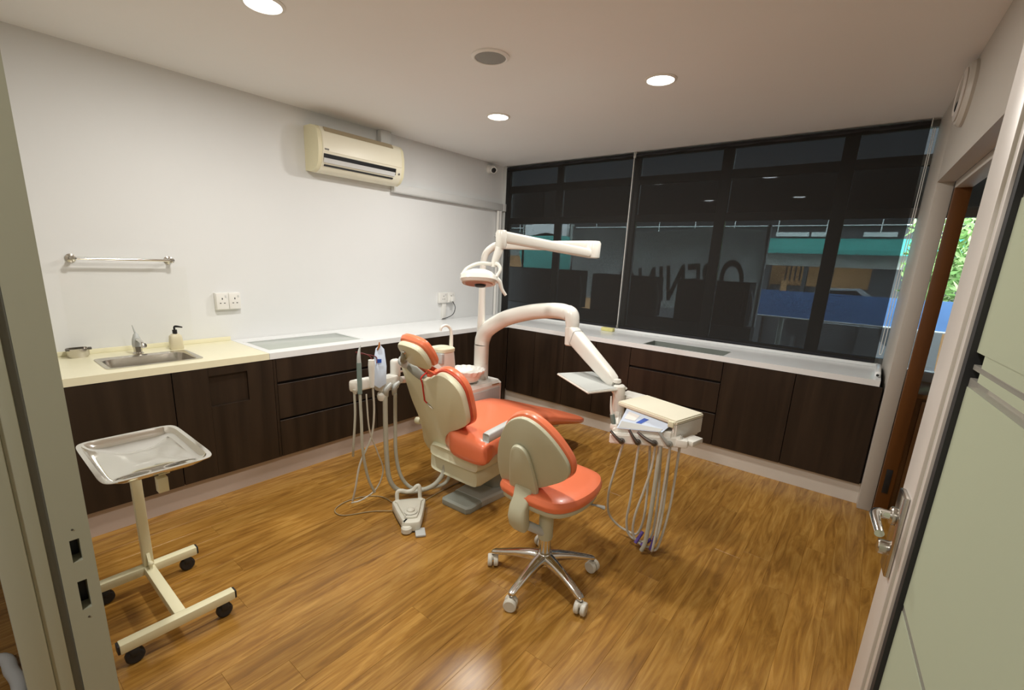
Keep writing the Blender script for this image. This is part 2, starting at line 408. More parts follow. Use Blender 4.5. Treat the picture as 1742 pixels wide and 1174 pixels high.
# ================================================================== BLINDS
def blind(x0, x1, label):
    b = thing('roller_blind', ((x0 + x1) / 2, -.03, 2.47), label, 'blind', group='dark roller blinds')
    mk('roller_tube', cyl((x0, -.035, 2.478), (x1, -.035, 2.478), .021, n=16), 'blind_tube', b)
    n = 24; bm = NB()
    R = []
    for z in (2.475, .905):
        R.append([bm.verts.new((x0 + (x1 - x0) * i / n, -.0545 + .0012 * math.sin(i * 1.7 + z), z)) for i in range(n + 1)])
    for i in range(n): bm.faces.new((R[0][i], R[0][i + 1], R[1][i + 1], R[1][i]))
    mk('fabric', bm, 'blind_mesh', b)
    mk('bottom_rail', bx(x0, x1, -.060, -.049, .888, .906, .003), 'blind_tube', b)
    for x in (x0 - .004, x1 + .004): mk('bracket', box((x, -.035, 2.485), (.006, .05, .05), .001), 'win_frame_white', b)
    return b
B1 = blind(.052, 1.545, 'dark mesh roller blind nearest the white wall corner')
B2 = blind(1.568, 3.576, 'wide dark mesh roller blind nearest the side doorway')
c = mk('blind_chain', tube([(1.5555, -.062, 2.47), (1.556, -.063, 1.6), (1.555, -.062, .905)], .0035, 8), 'white_plastic', None,
       'white pull cord hanging in the gap between the two dark blinds', 'cord', base=(1.5555, -.062, .9))
mk('cord_weight', lathe([(.001, 0), (.007, .003), (.009, .02), (.006, .035), (.002, .04)], (1.555, -.064, .886), n=12), 'pedal_dark', c)
c = mk('blind_chain', tube([(3.594, -.05, 2.45), (3.592, -.05, 1.5), (3.590, -.05, 1.02), (3.598, -.05, .955), (3.607, -.05, 1.02), (3.605, -.05, 1.5), (3.603, -.05, 2.45)], .0022, 8, smooth=5), 'white_plastic', None,
       'white looped bead chain beside the right edge of the wide blind', 'cord', base=(3.6, -.05, .95))

# ================================================================== WORKTOPS
o = mk('cream_worktop', slab([.002, .20, .50, .60], [-4.203, -3.79, -3.362, -3.022], lambda i, j: not (i == 1 and j == 1), .82, CT), 'cream_stone', None,
   'cream stone worktop holding the steel sink', 'worktop', base=(.3, -3.6, .82))
mk('upstand', bx(.002, .016, -4.203, -3.022, CT, .888, .002), 'cream_stone', o)
WT = mk('white_worktop', slab([.002, .125, .51, .60, 2.04, 2.68, 3.62], [-3.02, -2.99, -2.27, -.60, -.575, -.31, -.001],
     lambda i, j: (j >= 3 or i <= 2) and not (i == 1 and j == 1) and not (i == 4 and j == 4), .82, CT), 'white_stone', None,
   'white stone worktop running round the corner under the window', 'worktop', base=(1, -.3, .82))
mk('end_upstand', bx(3.585, 3.617, -.50, -.12, CT, .897, .012, seg=3), 'white_stone', WT)
mk('screw_cap', cyl((3.60, -.502, .876), (3.60, -.508, .876), .008, n=10), 'black_plastic', WT)
o = mk('inlay_panel', bx(.127, .508, -2.988, -2.272, .835, .857, .002), 'grey_glass_panel', WT, 'flat grey inlaid panel')
mk('trim_strip', slab([.127, .14, .495, .508], [-2.988, -2.975, -2.285, -2.272], lambda i, j: not (i == 1 and j == 1), .8572, .8595), 'white_stone', o)
o = mk('recess_wall', slab([2.042, 2.047, 2.673, 2.678], [-.573, -.568, -.317, -.312], lambda i, j: not (i == 1 and j == 1), .79, .858), 'recess_grey', WT, 'long dark recess')
mk('recess_floor', bx(2.047, 2.673, -.568, -.317, .805, .815), 'recess_grey', o)

# ================================================================== CABINETS
def front(par, name, ax, a0, a1, z0, z1, g=.002, m='walnut', face=.598):
    """door or drawer front on the left run (ax='y') or the window run (ax='x')"""
    if ax == 'y': bm = bx(face - .02, face, a0 + g, a1 - g, z0, z1, .0012, seg=1)
    else: bm = bx(a0 + g, a1 - g, -face, -face + .02, z0, z1, .0012, seg=1)
    return mk(name, bm, m, par)
def carcass(ax, a0, a1, label, top=.79):
    if ax == 'y':
        t = thing('cabinet', (.3, (a0 + a1) / 2, .145), label, 'cabinet', group='dark walnut base cabinets')
        mk('body', bx(.02, .574, a0 + .001, a1 - .001, .146, top), 'carcass_black', t)
    else:
        t = thing('cabinet', ((a0 + a1) / 2, -.3, .145), label, 'cabinet', group='dark walnut base cabinets')
        mk('body', bx(a0 + .001, a1 - .001, -.574, -.02, .146, .785), 'carcass_black', t)
    return t
def drawers(t, ax, a0, a1):
    for z0, z1 in ((.665, .816), (.412, .647), (.147, .398)): front(t, 'drawer', ax, a0, a1, z0, z1)
Z0, Z1 = .147, .816
t = carcass('y', -4.2, -3.003, 'dark walnut two-door cabinet under the steel sink', .69)
front(t, 'door', 'y', -4.2, -3.55, Z0, Z1)
d = mk('door', bx(.578, .598, -3.548, -3.372, Z0, Z1, .0012, seg=1), 'walnut', t)
for a in ((-3.372, -3.16, .77, Z1), (-3.372, -3.16, Z0, .582), (-3.16, -3.005, Z0, Z1)): mk('door_rail', bx(.578, .598, a[0], a[1], a[2], a[3]), 'walnut', d)
mk('recess_panel', bx(.572, .580, -3.375, -3.157, .579, .773), 'walnut', d)
t = carcass('y', -2.985, -2.225, 'dark walnut three-drawer cabinet under the grey worktop panel')
drawers(t, 'y', -2.985, -2.225)
t['label'] = 'dark walnut three-drawer cabinet under the grey worktop panel'
mk('stile', bx(.578, .598, -3.002, -2.986, Z0, Z1), 'walnut', t)
t = carcass('y', -2.225, -1.43, 'dark walnut cabinet behind the hanging suction hoses')
front(t, 'door', 'y', -2.225, -1.83, Z0, Z1); front(t, 'door', 'y', -1.83, -1.43, Z0, Z1)
t = carcass('y', -1.43, -.62, 'dark walnut cabinet in the corner behind the spittoon unit')
front(t, 'door', 'y', -1.43, -1.03, Z0, Z1); front(t, 'door', 'y', -1.03, -.66, Z0, Z1)
mk('corner_post', bx(.555, .598, -.658, -.60, .0, Z1), 'walnut', t)
t = carcass('x', .60, 1.29, 'dark walnut cabinet left of the lamp arm under the window')
front(t, 'door', 'x', .602, .945, Z0, Z1); front(t, 'door', 'x', .945, 1.29, Z0, Z1)
t = carcass('x', 1.29, 1.952, 'dark walnut cabinet behind the delivery arm under the yellow sponge')
front(t, 'door', 'x', 1.29, 1.62, Z0, Z1); front(t, 'door', 'x', 1.62, 1.952, Z0, Z1)
t = carcass('x', 1.952, 2.695, 'dark walnut three-drawer cabinet under the dark worktop recess'); drawers(t, 'x', 1.952, 2.695)
t = carcass('x', 2.695, 3.645, 'dark walnut two-door cabinet at the side doorway end')
front(t, 'door', 'x', 2.695, 3.168, Z0, Z1); front(t, 'door', 'x', 3.168, 3.640, Z0, Z1)

# ================================================================== SINK AND WALL FITTINGS
s = thing('sink', (.35, -3.576, .70), 'rectangular stainless steel sink set in the cream worktop', 'sink')
def rr(x0, x1, y0, y1, z, pw=7, n=40): return sring(((x0 + x1) / 2, (y0 + y1) / 2, z), (1, 0, 0), (0, 1, 0), (x1 - x0) / 2, (y1 - y0) / 2, pw, n)
mk('bowl', loft([rr(.190, .510, -3.80, -3.352, .8605, 14), rr(.190, .510, -3.80, -3.352, .863, 14), rr(.205, .495, -3.785, -3.367, .863, 12), rr(.222, .485, -3.772, -3.38, .855, 9), rr(.235, .470, -3.755, -3.40, .72, 6), rr(.28, .42, -3.65, -3.50, .712, 3)], cap='end'), 'steel', s)
mk('drain', lathe([(.035, 0), (.035, .003), (.022, .003), (.02, -.002), (.001, -.002)], (.35, -3.575, .7135)), 'dark_steel', s)
f = thing('faucet', (.155, -3.585, CT), 'small chrome pillar tap behind the sink', 'faucet')
mk('base', lathe([(.027, 0), (.027, .006), (.021, .012), (.021, .03), (.024, .045)], (.155, -3.585, CT)), 'steel', f)
mk('body', lathe([(.023, 0), (.025, .02), (.022, .045), (.013, .075), (.008, .082)], (.155, -3.585, CT + .04)), 'arm_grey', f)
mk('spout', tube([(.155, -3.585, CT + .085), (.20, -3.583, CT + .088), (.245, -3.58, CT + .075), (.258, -3.58, CT + .05)], [.012, .011, .010, .010], 12, 5), 'chrome', f)
mk('lever', tube([(.155, -3.585, CT + .12), (.15, -3.59, CT + .145), (.147, -3.595, CT + .172)], [.006, .004, .002], 8), 'arm_grey', f)
mk('knob', lathe([(.004, 0), (.012, .004), (.013, .018), (.004, .022)], (.16, -3.562, CT + .045), (.1, 1, .2), 12), 'dark_steel', f)
s = thing('soap_dispenser', (.125, -3.381, CT), 'beige soap bottle with black pump at the corner of the sink', 'bottle')
mk('bottle', loft([sring((.125, -3.381, CT + z), (0, 1, 0), (1, 0, 0), a, a * .75, 4, 24) for z, a in ((0, .034), (.004, .037), (.06, .035), (.085, .031), (.094, .022), (.098, .012))]), 'soap_beige', s)
mk('collar', cyl((.125, -3.381, CT + .096), (.125, -3.381, CT + .122), .013, n=14), 'black_plastic', s)
mk('pump', tube([(.125, -3.381, CT + .12), (.125, -3.381, CT + .138), (.130, -3.372, CT + .143), (.150, -3.345, CT + .138)], [.006, .006, .007, .004], 8, 4), 'black_plastic', s)
s = thing('soap_cup', (.06, -3.835, CT), 'little steel cup with clips against the wall at the worktop end', 'cup')
mk('cup', loft([rr(.03, .10, -3.876, -3.80, CT + .0, 4, 28), rr(.025, .105, -3.885, -3.79, CT + .012, 4, 28), rr(.025, .105, -3.885, -3.79, CT + .05, 5, 28), rr(.030, .100, -3.88, -3.795, CT + .05, 5, 28), rr(.03, .10, -3.87, -3.80, CT + .01, 4, 28)]), 'steel', s)
for y in (-3.885, -3.79): mk('clip', box((.10, y, CT + .05), (.018, .016, .014), .003), 'dark_steel', s)
r = thing('towel_rail', (.03, -3.56, 1.405), 'brushed steel towel rail on the wall above the sink', 'towel rail')
mk('bar', cyl((.07, -3.80, 1.405), (.07, -3.325, 1.405), .008, n=14), 'chrome', r)
for y in (-3.792, -3.336):
    mk('bracket', lathe([(.024, 0), (.024, .006), (.012, .012), (.010, .05), (.014, .058), (.014, .076), (.006, .082)], (.001, y, 1.405), (1, 0, 0)), 'steel', r)
mk('splash_panel', bx(.003, .008, -3.853, -3.246, .889, 1.366, .001), 'acrylic', None, 'clear acrylic splash panel on the wall behind the sink', 'splash panel', base=(.005, -3.55, .889))
def socket(y0, y1, z0, z1, gang, label):
    t = thing('wall_socket', (.0, (y0 + y1) / 2, (z0 + z1) / 2), label, 'socket')
    mk('back_box', bx(.0, .03, y0, y1, z0, z1, .004), 'white_plastic', t)
    for k in range(gang):
        a = y0 + (y1 - y0) * k / gang; b = y0 + (y1 - y0) * (k + 1) / gang; m_ = (a + b) / 2; zc = (z0 + z1) / 2
        p = mk('face_plate', bx(.03, .038, a + .003, b - .003, z0 + .003, z1 - .003, .002), 'white_plastic', t)
        for dy, dz, w, h in ((0, .018, .006, .012), (-.013, -.012, .010, .005), (.013, -.012, .010, .005)):
            mk('pin_hole', bx(.0375, .0386, m_ + dy - w / 2, m_ + dy + w / 2, zc + dz - h / 2, zc + dz + h / 2), 'black_plastic', p)
        mk('switch', bx(.0375, .041, m_ + .018, m_ + .028, zc + .026, zc + .042, .001), 'trunk_white', p)
    return t
socket(-3.10, -2.94, 1.08, 1.195, 2, 'white double socket on the wall right of the soap bottle')
t = socket(-1.035, -.82, 1.035, 1.14, 2, 'white double socket with a black lead above the spittoon')
mk('conduit', bx(.0, .024, -.985, -.93, .862, 1.035, .003), 'white_plastic', t)
mk('plug', box((.055, -.875, 1.075), (.04, .045, .05), .006), 'white_plastic', t)
mk('lead', tube([(.06, -.875, 1.05), (.07, -.845, .99), (.06, -.86, .92), (.045, -.92, .885), (.04, -1.0, .872)], .004, 8, 6), 'black_plastic', t)
# air conditioner
a = thing('air_conditioner', (.0, -2.0, 2.1), 'cream wall-mounted split air conditioner below the ceiling', 'air conditioner')
prof = [(.001, 2.40), (.10, 2.40), (.155, 2.385), (.185, 2.35), (.198, 2.28), (.198, 2.21), (.186, 2.14), (.15, 2.095), (.10, 2.075), (.001, 2.085)]
def exy(prof, y0, y1, bm=None): return loft([[V((x, y, z)) for x, z in prof] for y in (y0, y1)], bm)
mk('body', exy([(x, z) for x, z in prof], -2.36, -1.64), 'ac_front', a)
for y0, y1 in ((-2.39, -2.36), (-1.64, -1.612)): mk('end_cap', exy([(x * .985, 2.24 + (z - 2.24) * .985) for x, z in prof], y0, y1), 'ac_cream', a)
mk('front_panel', exy([(.188, 2.345), (.201, 2.28), (.202, 2.215), (.198, 2.215), (.196, 2.28), (.184, 2.345)], -2.355, -1.645), 'ac_front', a)
mk('intake_strip', exy([(.163, 2.381), (.186, 2.352), (.188, 2.356), (.166, 2.385)], -2.33, -1.72), 'ac_brown', a)
mk('air_outlet', exy([(.199, 2.198), (.190, 2.150), (.188, 2.150), (.196, 2.198)], -2.35, -1.70), 'black_plastic', a)
mk('vane', exy([(.200, 2.168), (.190, 2.137), (.184, 2.139), (.194, 2.170)], -2.35, -1.71), 'trunk_white', a)
mk('vane', exy([(.178, 2.127), (.168, 2.118), (.172, 2.114), (.182, 2.123)], -2.34, -1.72), 'black_plastic', a)
mk('indicator', bx(.190, .1965, -1.675, -1.66, 2.155, 2.170, .002), 'dark_steel', a)
mk('badge', bx(.2005, .2025, -2.345, -2.31, 2.222, 2.234), 'frame_alu_dark', a)
t = thing('cable_trunking', (.03, -.8, 2.03), 'grey-white cable trunking from the air conditioner to the corner', 'trunking')
mk('trunk', bx(.001, .06, -1.612, -.05, 2.035, 2.105, .004), 'trunk_white', t)
mk('lid', bx(.058, .064, -1.605, -.06, 2.04, 2.10, .002), 'trunk_white', t)
mk('riser', bx(.001, .06, -1.745, -1.64, 2.402, CH - .001, .004), 'wall_paint', t)
mk('end_block', bx(.001, .068, -.10, -.058, 2.03, 2.11, .003), 'trunk_white', t)
t = thing('corner_conduit', (.03, -.09, CT), 'white conduits running down the room corner to the worktop', 'conduit')
mk('pipe', cyl((.03, -.15, CT + .001), (.03, -.15, 2.03), .017, n=14), 'white_plastic', t)
mk('pipe', cyl((.032, -.115, CT + .001), (.032, -.115, 2.033), .020, n=14), 'trunk_white', t)
for z in (1.25, 1.75): mk('clip', bx(.001, .045, -.175, -.06, z, z + .012, .002), 'trunk_white', t)
t = thing('security_camera', (.0, -.30, 2.42), 'small white security camera in the ceiling corner', 'camera')
mk('mount', lathe([(.045, 0), (.045, .012), (.03, .03), (.022, .045)], (.001, -.30, 2.445), (1, 0, -.1)), 'white_plastic', t)
mk('housing', lathe([(.001, 0), (.026, .004), (.036, .02), (.038, .05), (.034, .066), (.03, .066)], (.045, -.30, 2.452), (.75, -.45, -.45)), 'white_plastic', t)
mk('lens', lathe([(.028, 0), (.024, .006), (.012, .010), (.001, .011)], (.093, -.329, 2.422), (.75, -.45, -.45)), 'black_plastic', t)
# sponge
mk('sponge', box((1.505, -.155, .877), (.125, .055, .034), .006), 'sponge_yellow', None, 'yellow sponge lying on the worktop below the gap of the blinds', 'sponge', base=(1.505, -.155, CT))
# ceiling speaker
t = thing('ceiling_speaker', (1.75, -2.31, CH), 'round grey ceiling speaker between the downlights', 'speaker')
mk('rim', lathe([(.098, 0), (.098, .006), (.085, .012), (.080, .010), (.080, 0)], (1.75, -2.31, CH), (0, 0, -1), 32), 'ceiling_paint', t)
mk('grille', lathe([(.080, .002), (.080, .007), (.04, .010), (.001, .011)], (1.75, -2.31, CH), (0, 0, -1), 32), 'speaker_grille', t)
# wall fitting above the side doorway
es, et = V((.0490, -.9988, 0)), V((.9988, .0490, 0))
cpt = V((3.62, 0, 2.355)) + es * 1.08
t = thing('wall_fitting', cpt, 'round bulging beige fitting on the panel above the side doorway', 'wall fitting')
mk('housing', lathe([(.140, .0), (.140, .012), (.128, .026), (.09, .034), (.001, .036)], cpt, -et, 36), 'partition_grey', t)
mk('face_ring', lathe([(.112, .028), (.114, .034), (.090, .041), (.082, .034)], cpt, -et, 36), 'door_alu', t)
mk('lens_cap', lathe([(.080, .033), (.066, .040), (.001, .044)], cpt, -et, 28), 'polished_steel', t)

# ================================================================== DOWNLIGHTS
def downlight(x, y, label, w=LAMP_W):
    t = thing('downlight', (x, y, CH), label, 'downlight', group='round recessed ceiling downlights')
    mk('ring', lathe([(.088, 0), (.088, .003), (.074, .008), (.072, .004), (.072, 0)], (x, y, CH), (0, 0, -1), 32), 'downlight_ring', t)
    mk('diffuser', lathe([(.072, .001), (.072, .004), (.001, .004)], (x, y, CH), (0, 0, -1), 32), 'lamp_glow', t)
    ld = bpy.data.lights.new('downlight_lamp', 'AREA'); ld.shape = 'DISK'; ld.size = .14; ld.energy = w; ld.color = LAMP_COL
    lo = bpy.data.objects.new('downlight_lamp', ld); lo.location = (0, 0, -.014); _link(lo, t)
downlight(1.27, -3.23, 'ceiling downlight over the sink side, near the entrance')
downlight(1.135, -1.51, 'ceiling downlight nearest the air conditioner corner')
downlight(2.36, -1.57, 'ceiling downlight nearest the dark window blinds')
downlight(2.44, -3.25, 'ceiling downlight above the entrance door, out of the picture')
downlight(3.25, -5.1, 'added unseen downlight in the passage, brightening the entrance jamb', LAMP_W)  # added lamp without a known source, lifts the dark entrance jamb

# ================================================================== DENTAL CHAIR
X0 = 1.66
ch = thing('dental_chair', (X0, -2.1, 0), 'orange upholstered dental chair with cream back shell and grey base', 'dental chair')
mk('base_plate', loft([[V((x, y, z)) for x, y in ((1.625 + i, -2.37), (1.845 - i, -2.36), (1.92 - i, -1.55 - i), (1.56 + i, -1.55 - i))] for i, z in ((.004, .001), (0, .012), (0, .042), (.012, .052))]), 'plate_grey', ch)
mk('base_end_cap', loft([[V((x, y, z)) for x, y in ((1.64 + i, -2.50 + i), (1.832 - i, -2.49 + i), (1.847 - i, -2.46), (1.846 - i, -2.361), (1.624 + i, -2.371), (1.622 + i, -2.48))] for i, z in ((.004, .001), (0, .012), (0, .036), (.014, .047))]), 'plate_dark', ch)
mk('lift_column', loft([rr(1.60, 1.82, -2.2, -1.72, .05, 6, 28), rr(1.58, 1.84, -2.25, -1.70, .22, 6, 28)]), 'plate_dark', ch)
# lower casing
def ybox(sec, pw=7, n=36): return loft([sring((x, y, z), (1, 0, 0), (0, 0, 1), a, b, pw, n) for x, y, z, a, b in sec])
mk('lower_casing', ybox([(1.664, -2.425, .225, .185, .048), (1.664, -2.435, .222, .20, .058), (1.664, -2.40, .222, .207, .062), (1.664, -2.2, .235, .207, .06), (1.665, -1.9, .26, .20, .055), (1.665, -1.7, .28, .18, .045)]), 'shell_cream', ch)
mk('seat_pan', ybox([(1.70, -2.455, .315, .16, .028), (1.69, -2.465, .318, .20, .038), (1.68, -2.40, .325, .225, .045), (1.67, -2.1, .345, .235, .04), (1.665, -1.8, .36, .20, .035), (1.66, -1.6, .335, .15, .025), (1.66, -1.38, .265, .10, .018)], 5), 'shell_cream', ch)
# seat and leg cushion
sec = [(1.845, -2.532, .430, .03, .012), (1.845, -2.531, .430, .07, .032), (1.845, -2.526, .430, .105, .052), (1.842, -2.515, .431, .132, .066), (1.836, -2.495, .432, .152, .077), (1.81, -2.46, .434, .176, .084), (1.75, -2.415, .436, .220, .085), (1.70, -2.37, .438, .256, .084), (1.665, -2.2, .442, .280, .080),
       (1.66, -2.0, .452, .278, .076), (1.66, -1.84, .452, .268, .068), (1.66, -1.70, .424, .255, .058), (1.66, -1.5, .366, .238, .046), (1.66, -1.32, .312, .220, .038), (1.665, -1.19, .275, .195, .032), (1.67, -1.11, .254, .165, .028), (1.675, -1.065, .243, .125, .022), (1.68, -1.05, .239, .08, .012)]
mk('seat_cushion', ybox(sec, 3.6, 40), 'orange_vinyl', ch)
# backrest
hv = V((0, -.21, .54)).normalized(); nv = V((0, .54, .21)).normalized()      # up along the back, towards the patient
Pb = V((X0, -2.42, .38))
out = smooth_poly([(.005, .500), (.045, .526), (.090, .537), (.140, .524), (.185, .488), (.208, .440), (.210, .38), (.204, .30), (.192, .245), (.172, .214), (.10, .165), (.03, .125), (-.03, .075), (-.058, .01), (-.05, -.07), (-.02, -.13), (-.12, -.15), (-.235, -.135), (-.285, -.06), (-.262, .05), (-.25, .15), (-.262, .285), (-.256, .43), (-.250, .525), (-.235, .555), (-.20, .53), (-.15, .492), (-.10, .470), (-.05, .474), (-.015, .495)], 2)
def bp(u, v, t): return Pb + V((1, 0, 0)) * u + hv * v + nv * t
mk('back_shell', pillow(out, Pb, (1, 0, 0), hv, nv, -.020, .030, .007), 'shell_cream', ch)
outc = smooth_poly([(-.005, .516), (.04, .543), (.09, .555), (.145, .542), (.195, .503), (.221, .448), (.223, .38), (.217, .295), (.205, .234), (.182, .200), (.11, .150), (.04, .105), (-.2, .09), (-.262, .16), (-.272, .285), (-.267, .43), (-.262, .53), (-.24, .575), (-.195, .548), (-.15, .512), (-.10, .49), (-.055, .494), (-.025, .515)], 2)
mk('back_cushion', pillow(outc, Pb, (1, 0, 0), hv, nv, .028, .070, .020), 'orange_vinyl', ch)
mk('back_gasket', pillow(inset(outc, .008), Pb, (1, 0, 0), hv, nv, .018, .032, .002), 'orange_dark', ch)
mk('side_knob', lathe([(.02, 0), (.024, .01), (.02, .035), (.001, .04)], bp(-.275, .10, .0), (-1, -.3, 0), 14), 'shell_cream', ch)
# headrest
Hc = V((1.672, -2.745, .985)); hh = V((.10, -.62, .78)).normalized(); hn = V((.0, .80, .60)); hn = (hn - hh * hn.dot(hh)).normalized(); hx = hh.cross(hn).normalized()
hx = -hx if hx.x < 0 else hx
oh = smooth_poly([(-.062, -.078), (.062, -.078), (.092, -.035), (.092, .045), (.055, .088), (-.055, .088), (-.092, .045), (-.092, -.035)], 2)
hr = mk('headrest_shell', pillow(oh, Hc, hx, hh, hn, -.016, .022, .014), 'shell_cream', ch)
mk('headrest_bolt', lathe([(.013, 0), (.013, .006), (.009, .012), (.001, .013)], Hc + hh * .035 - hn * .016 - hx * .045, -hn, 14), 'steel', hr)
mk('headrest_cushion', pillow([p * 1.13 for p in oh], Hc, hx, hh, hn, .018, .070, .024, .010), 'orange_vinyl', ch)
mk('headrest_bracket', tube([Hc - hn * .022 - hx * .050 + hh * .035, Hc - hn * .034 - hx * .070 - hh * .015, bp(-.185, .575, -.022), bp(-.135, .515, -.012), bp(-.095, .465, .006), bp(-.085, .43, .02)], [.012, .018, .022, .026, .026, .02], 12, 5, flat=(1, .5)), 'plate_dark', ch)
mk('headrest_pivot', cyl(bp(-.225, .565, -.008), bp(-.175, .57, -.026), .034, n=22, bev=.004), 'plate_grey', ch)
# armrest on the doctor's side
mk('armrest', loft([sring((2.02, y, z), (1, 0, 0), (0, 0, 1), .024 * k, .026 * k, 5, 20) for y, z, k in ((-2.545, .565, .7), (-2.55, .566, .97), (-2.53, .57, 1), (-2.2, .60, 1), (-2.18, .602, .6))]), 'arm_grey', ch)
mk('armrest_post', tube([(2.02, -2.25, .58), (2.02, -2.2, .48), (1.95, -2.2, .36)], .02, 10, 4), 'arm_grey', ch)
# bib chain over the back
bc = mk('bib_cord', tube([bp(-.09, .49, .05), bp(-.088, .485, -.018), bp(-.09, .44, -.025), bp(-.118, .335, -.024), bp(-.122, .318, -.024), bp(-.105, .303, -.025)], .0042, 8, 6), 'red_cord', None,
   'red bib cord with metal clip hanging over the back of the dental chair', 'bib cord', base=tuple(bp(-.09, .49, .05)))
mk('clip', tube([bp(-.108, .305, -.025), bp(-.09, .293, -.025), bp(-.065, .272, -.025)], [.004, .008, .003], 8, flat=(1, .5)), 'steel', bc)
# tubes at the back of the chair down from the body
hoseA = [(1.33, -2.72, .68), (1.325, -2.72, .55), (1.32, -2.715, .35), (1.33, -2.70, .16), (1.36, -2.665, .065), (1.43, -2.59, .035), (1.52, -2.50, .065), (1.57, -2.44, .13), (1.58, -2.42, .21)]

# ================================================================== SPITTOON UNIT
su = thing('spittoon_unit', (1.25, -1.85, 0), 'white spittoon unit with cup stand and swan-neck filler behind the dental chair', 'dental unit')
mk('cabinet_body', loft([rr(1.10, 1.385, -2.08, -1.62, z, 9, 36) for z in (.0, .10, .58)] + [rr(1.115, 1.37, -2.065, -1.635, .60, 8, 36)]), 'unit_white', su)
mk('front_panel', bx(1.384, 1.392, -2.03, -1.67, .20, .555, .004), 'arm_grey', su)
mk('slot', bx(1.384, 1.3925, -1.76, -1.68, .580, .586, .001), 'brown_cabinet', su)
mk('column', loft([sring((1.235, -1.72, z), (1, 0, 0), (0, 1, 0), r, r, 2, 28) for z, r in ((.59, .066), (.60, .058), (.72, .056), (.722, .054), (.724, .056), (.86, .056))]), 'unit_white', su)
bm = lathe([(.05, .0), (.085, .015), (.105, .04), (.115, .07)], (1.255, -1.90, .605), n=40)
rim = []
mk('bowl_base', bm, 'unit_white', su)
R = []
for r, z, wv in ((.112, .665, 0), (.128, .684, .004), (.134, .704, .008), (.126, .704, .008), (.116, .684, .002), (.06, .645, 0), (.01, .636, 0)):
    R.append([V((1.255, -1.90, z)) + V((math.cos(t), math.sin(t), 0)) * (r + wv * math.sin(18 * t)) for t in [2 * PI * k / 72 for k in range(72)]])
mk('scalloped_rim', loft(R), 'white_plastic', su)
mk('cup_tower', loft([sring((1.25, -2.145, z), (1, 0, 0), (0, 1, 0), a, a * 1.02, 3.2, 28) for z, a in ((.55, .088), (.65, .085), (.78, .078), (.875, .070))]), 'unit_white', su)
mk('cup_platform', loft([sring((1.25, -2.145, z), (1, 0, 0), (0, 1, 0), a, a, 3, 28) for z, a in ((.868, .066), (.872, .076), (.892, .076), (.898, .070))]), 'shell_cream', su)
mk('cup_filler', tube([(1.255, -2.068, .80), (1.255, -2.066, .92), (1.255, -2.068, .995), (1.252, -2.085, 1.03), (1.25, -2.12, 1.045), (1.25, -2.155, 1.035), (1.25, -2.165, 1.01)], [.016, .014, .011, .010, .009, .009, .008], 12, 6), 'unit_white', su)
mk('tumbler_bracket', bx(1.27, 1.33, -2.225, -2.20, .80, .87, .006), 'arm_grey', su)
mk('linking_arm', tube([(1.40, -2.0, .27), (1.50, -2.0, .26), (1.56, -2.0, .25)], .045, 14), 'unit_white', su)
# assistant arm
mk('assistant_arm', tube([(1.24, -2.15, .70), (1.27, -2.30, .715), (1.30, -2.45, .735), (1.315, -2.56, .75)], [.026, .024, .022, .022], 14, 5), 'unit_white', su)
for dz in (.045, .075): mk('assistant_tube', tube([(1.24, -2.18, .72 + dz), (1.28, -2.4, .745 + dz), (1.315, -2.60, .76 + dz)], .007, 8, 5), 'hose_pale', su)

# assistant instrument holder
ah = thing('instrument_holder', (1.32, -2.75, .72), 'white holder for suction tips left of the dental chair headrest', 'holder')
hb = mk('holder_bar', loft([sring(p_, (0, 0, 1), (.8, .6, 0), a, b, 4, 22) for p_, a, b in (((1.325, -2.90, .775), .022, .016), ((1.325, -2.893, .775), .034, .026), ((1.325, -2.80, .777), .034, .028), ((1.325, -2.74, .776), .030, .03))]), 'unit_white', ah)
mk('control_head', box((1.33, -2.672, .755), (.085, .135, .085), .016, rz=.15), 'unit_white', ah)
mk('head_cap', box((1.32, -2.60, .83), (.05, .06, .12), .02, seg=3), 'unit_white', ah)
mk('valve_body', lathe([(.012, 0), (.028, .006), (.030, .03), (.024, .045), (.008, .05)], (1.345, -2.715, .665), (.2, -.3, 1), 16), 'unit_white', ah)
for dy in (-.705, -.645): mk('suction_valve', tube([(1.365, -2 + dy, .685), (1.385, -2 + dy - .012, .735), (1.392, -2 + dy + .02, .765)], [.014, .018, .010], 10, 4), 'arm_grey', ah)
mk('outlet_nozzle', lathe([(.016, 0), (.013, .02), (.009, .028)], (1.325, -2.885, .755), (0, 0, -1), 12), 'hose_pale', ah)
# tools in the holder
def tool(name, label, cat, body, col, hose, hcol, hr_, r, extra=None):
    o = mk(name, tube(body, r, 12, 5), col, None, label, cat, base=tuple(body[0]))
    if hose: mk('hose', tube(hose, hr_, 8, 8), hcol, o)
    return o
o = tool('air_water_syringe', 'slim teal and white syringe standing in the suction tip holder', 'syringe', [(1.345, -2.868, .73), (1.345, -2.868, .80), (1.345, -2.868, .91)], 'teal_grey',
     [(1.345, -2.868, .735), (1.347, -2.865, .55), (1.345, -2.86, .38), (1.345, -2.83, .20), (1.35, -2.79, .09)], 'hose_grey', .0085, [.013, .014, .013])
mk('tip', tube([(1.345, -2.868, .905), (1.345, -2.868, .945), (1.343, -2.862, .98), (1.343, -2.853, 1.005)], [.012, .010, .006, .003], 10, 4), 'arm_grey', o)
o = tool('curing_tool', 'white hand tool standing in the holder beside the blue packet', 'hand tool', [(1.35, -2.79, .755), (1.35, -2.79, .83), (1.35, -2.79, .885), (1.35, -2.79, .915)], 'unit_white',
     [(1.35, -2.785, .76), (1.35, -2.78, .6), (1.345, -2.80, .45), (1.33, -2.87, .3), (1.32, -2.90, .15), (1.30, -2.91, .06)], 'hose_pale', .006, [.014, .017, .020, .018])
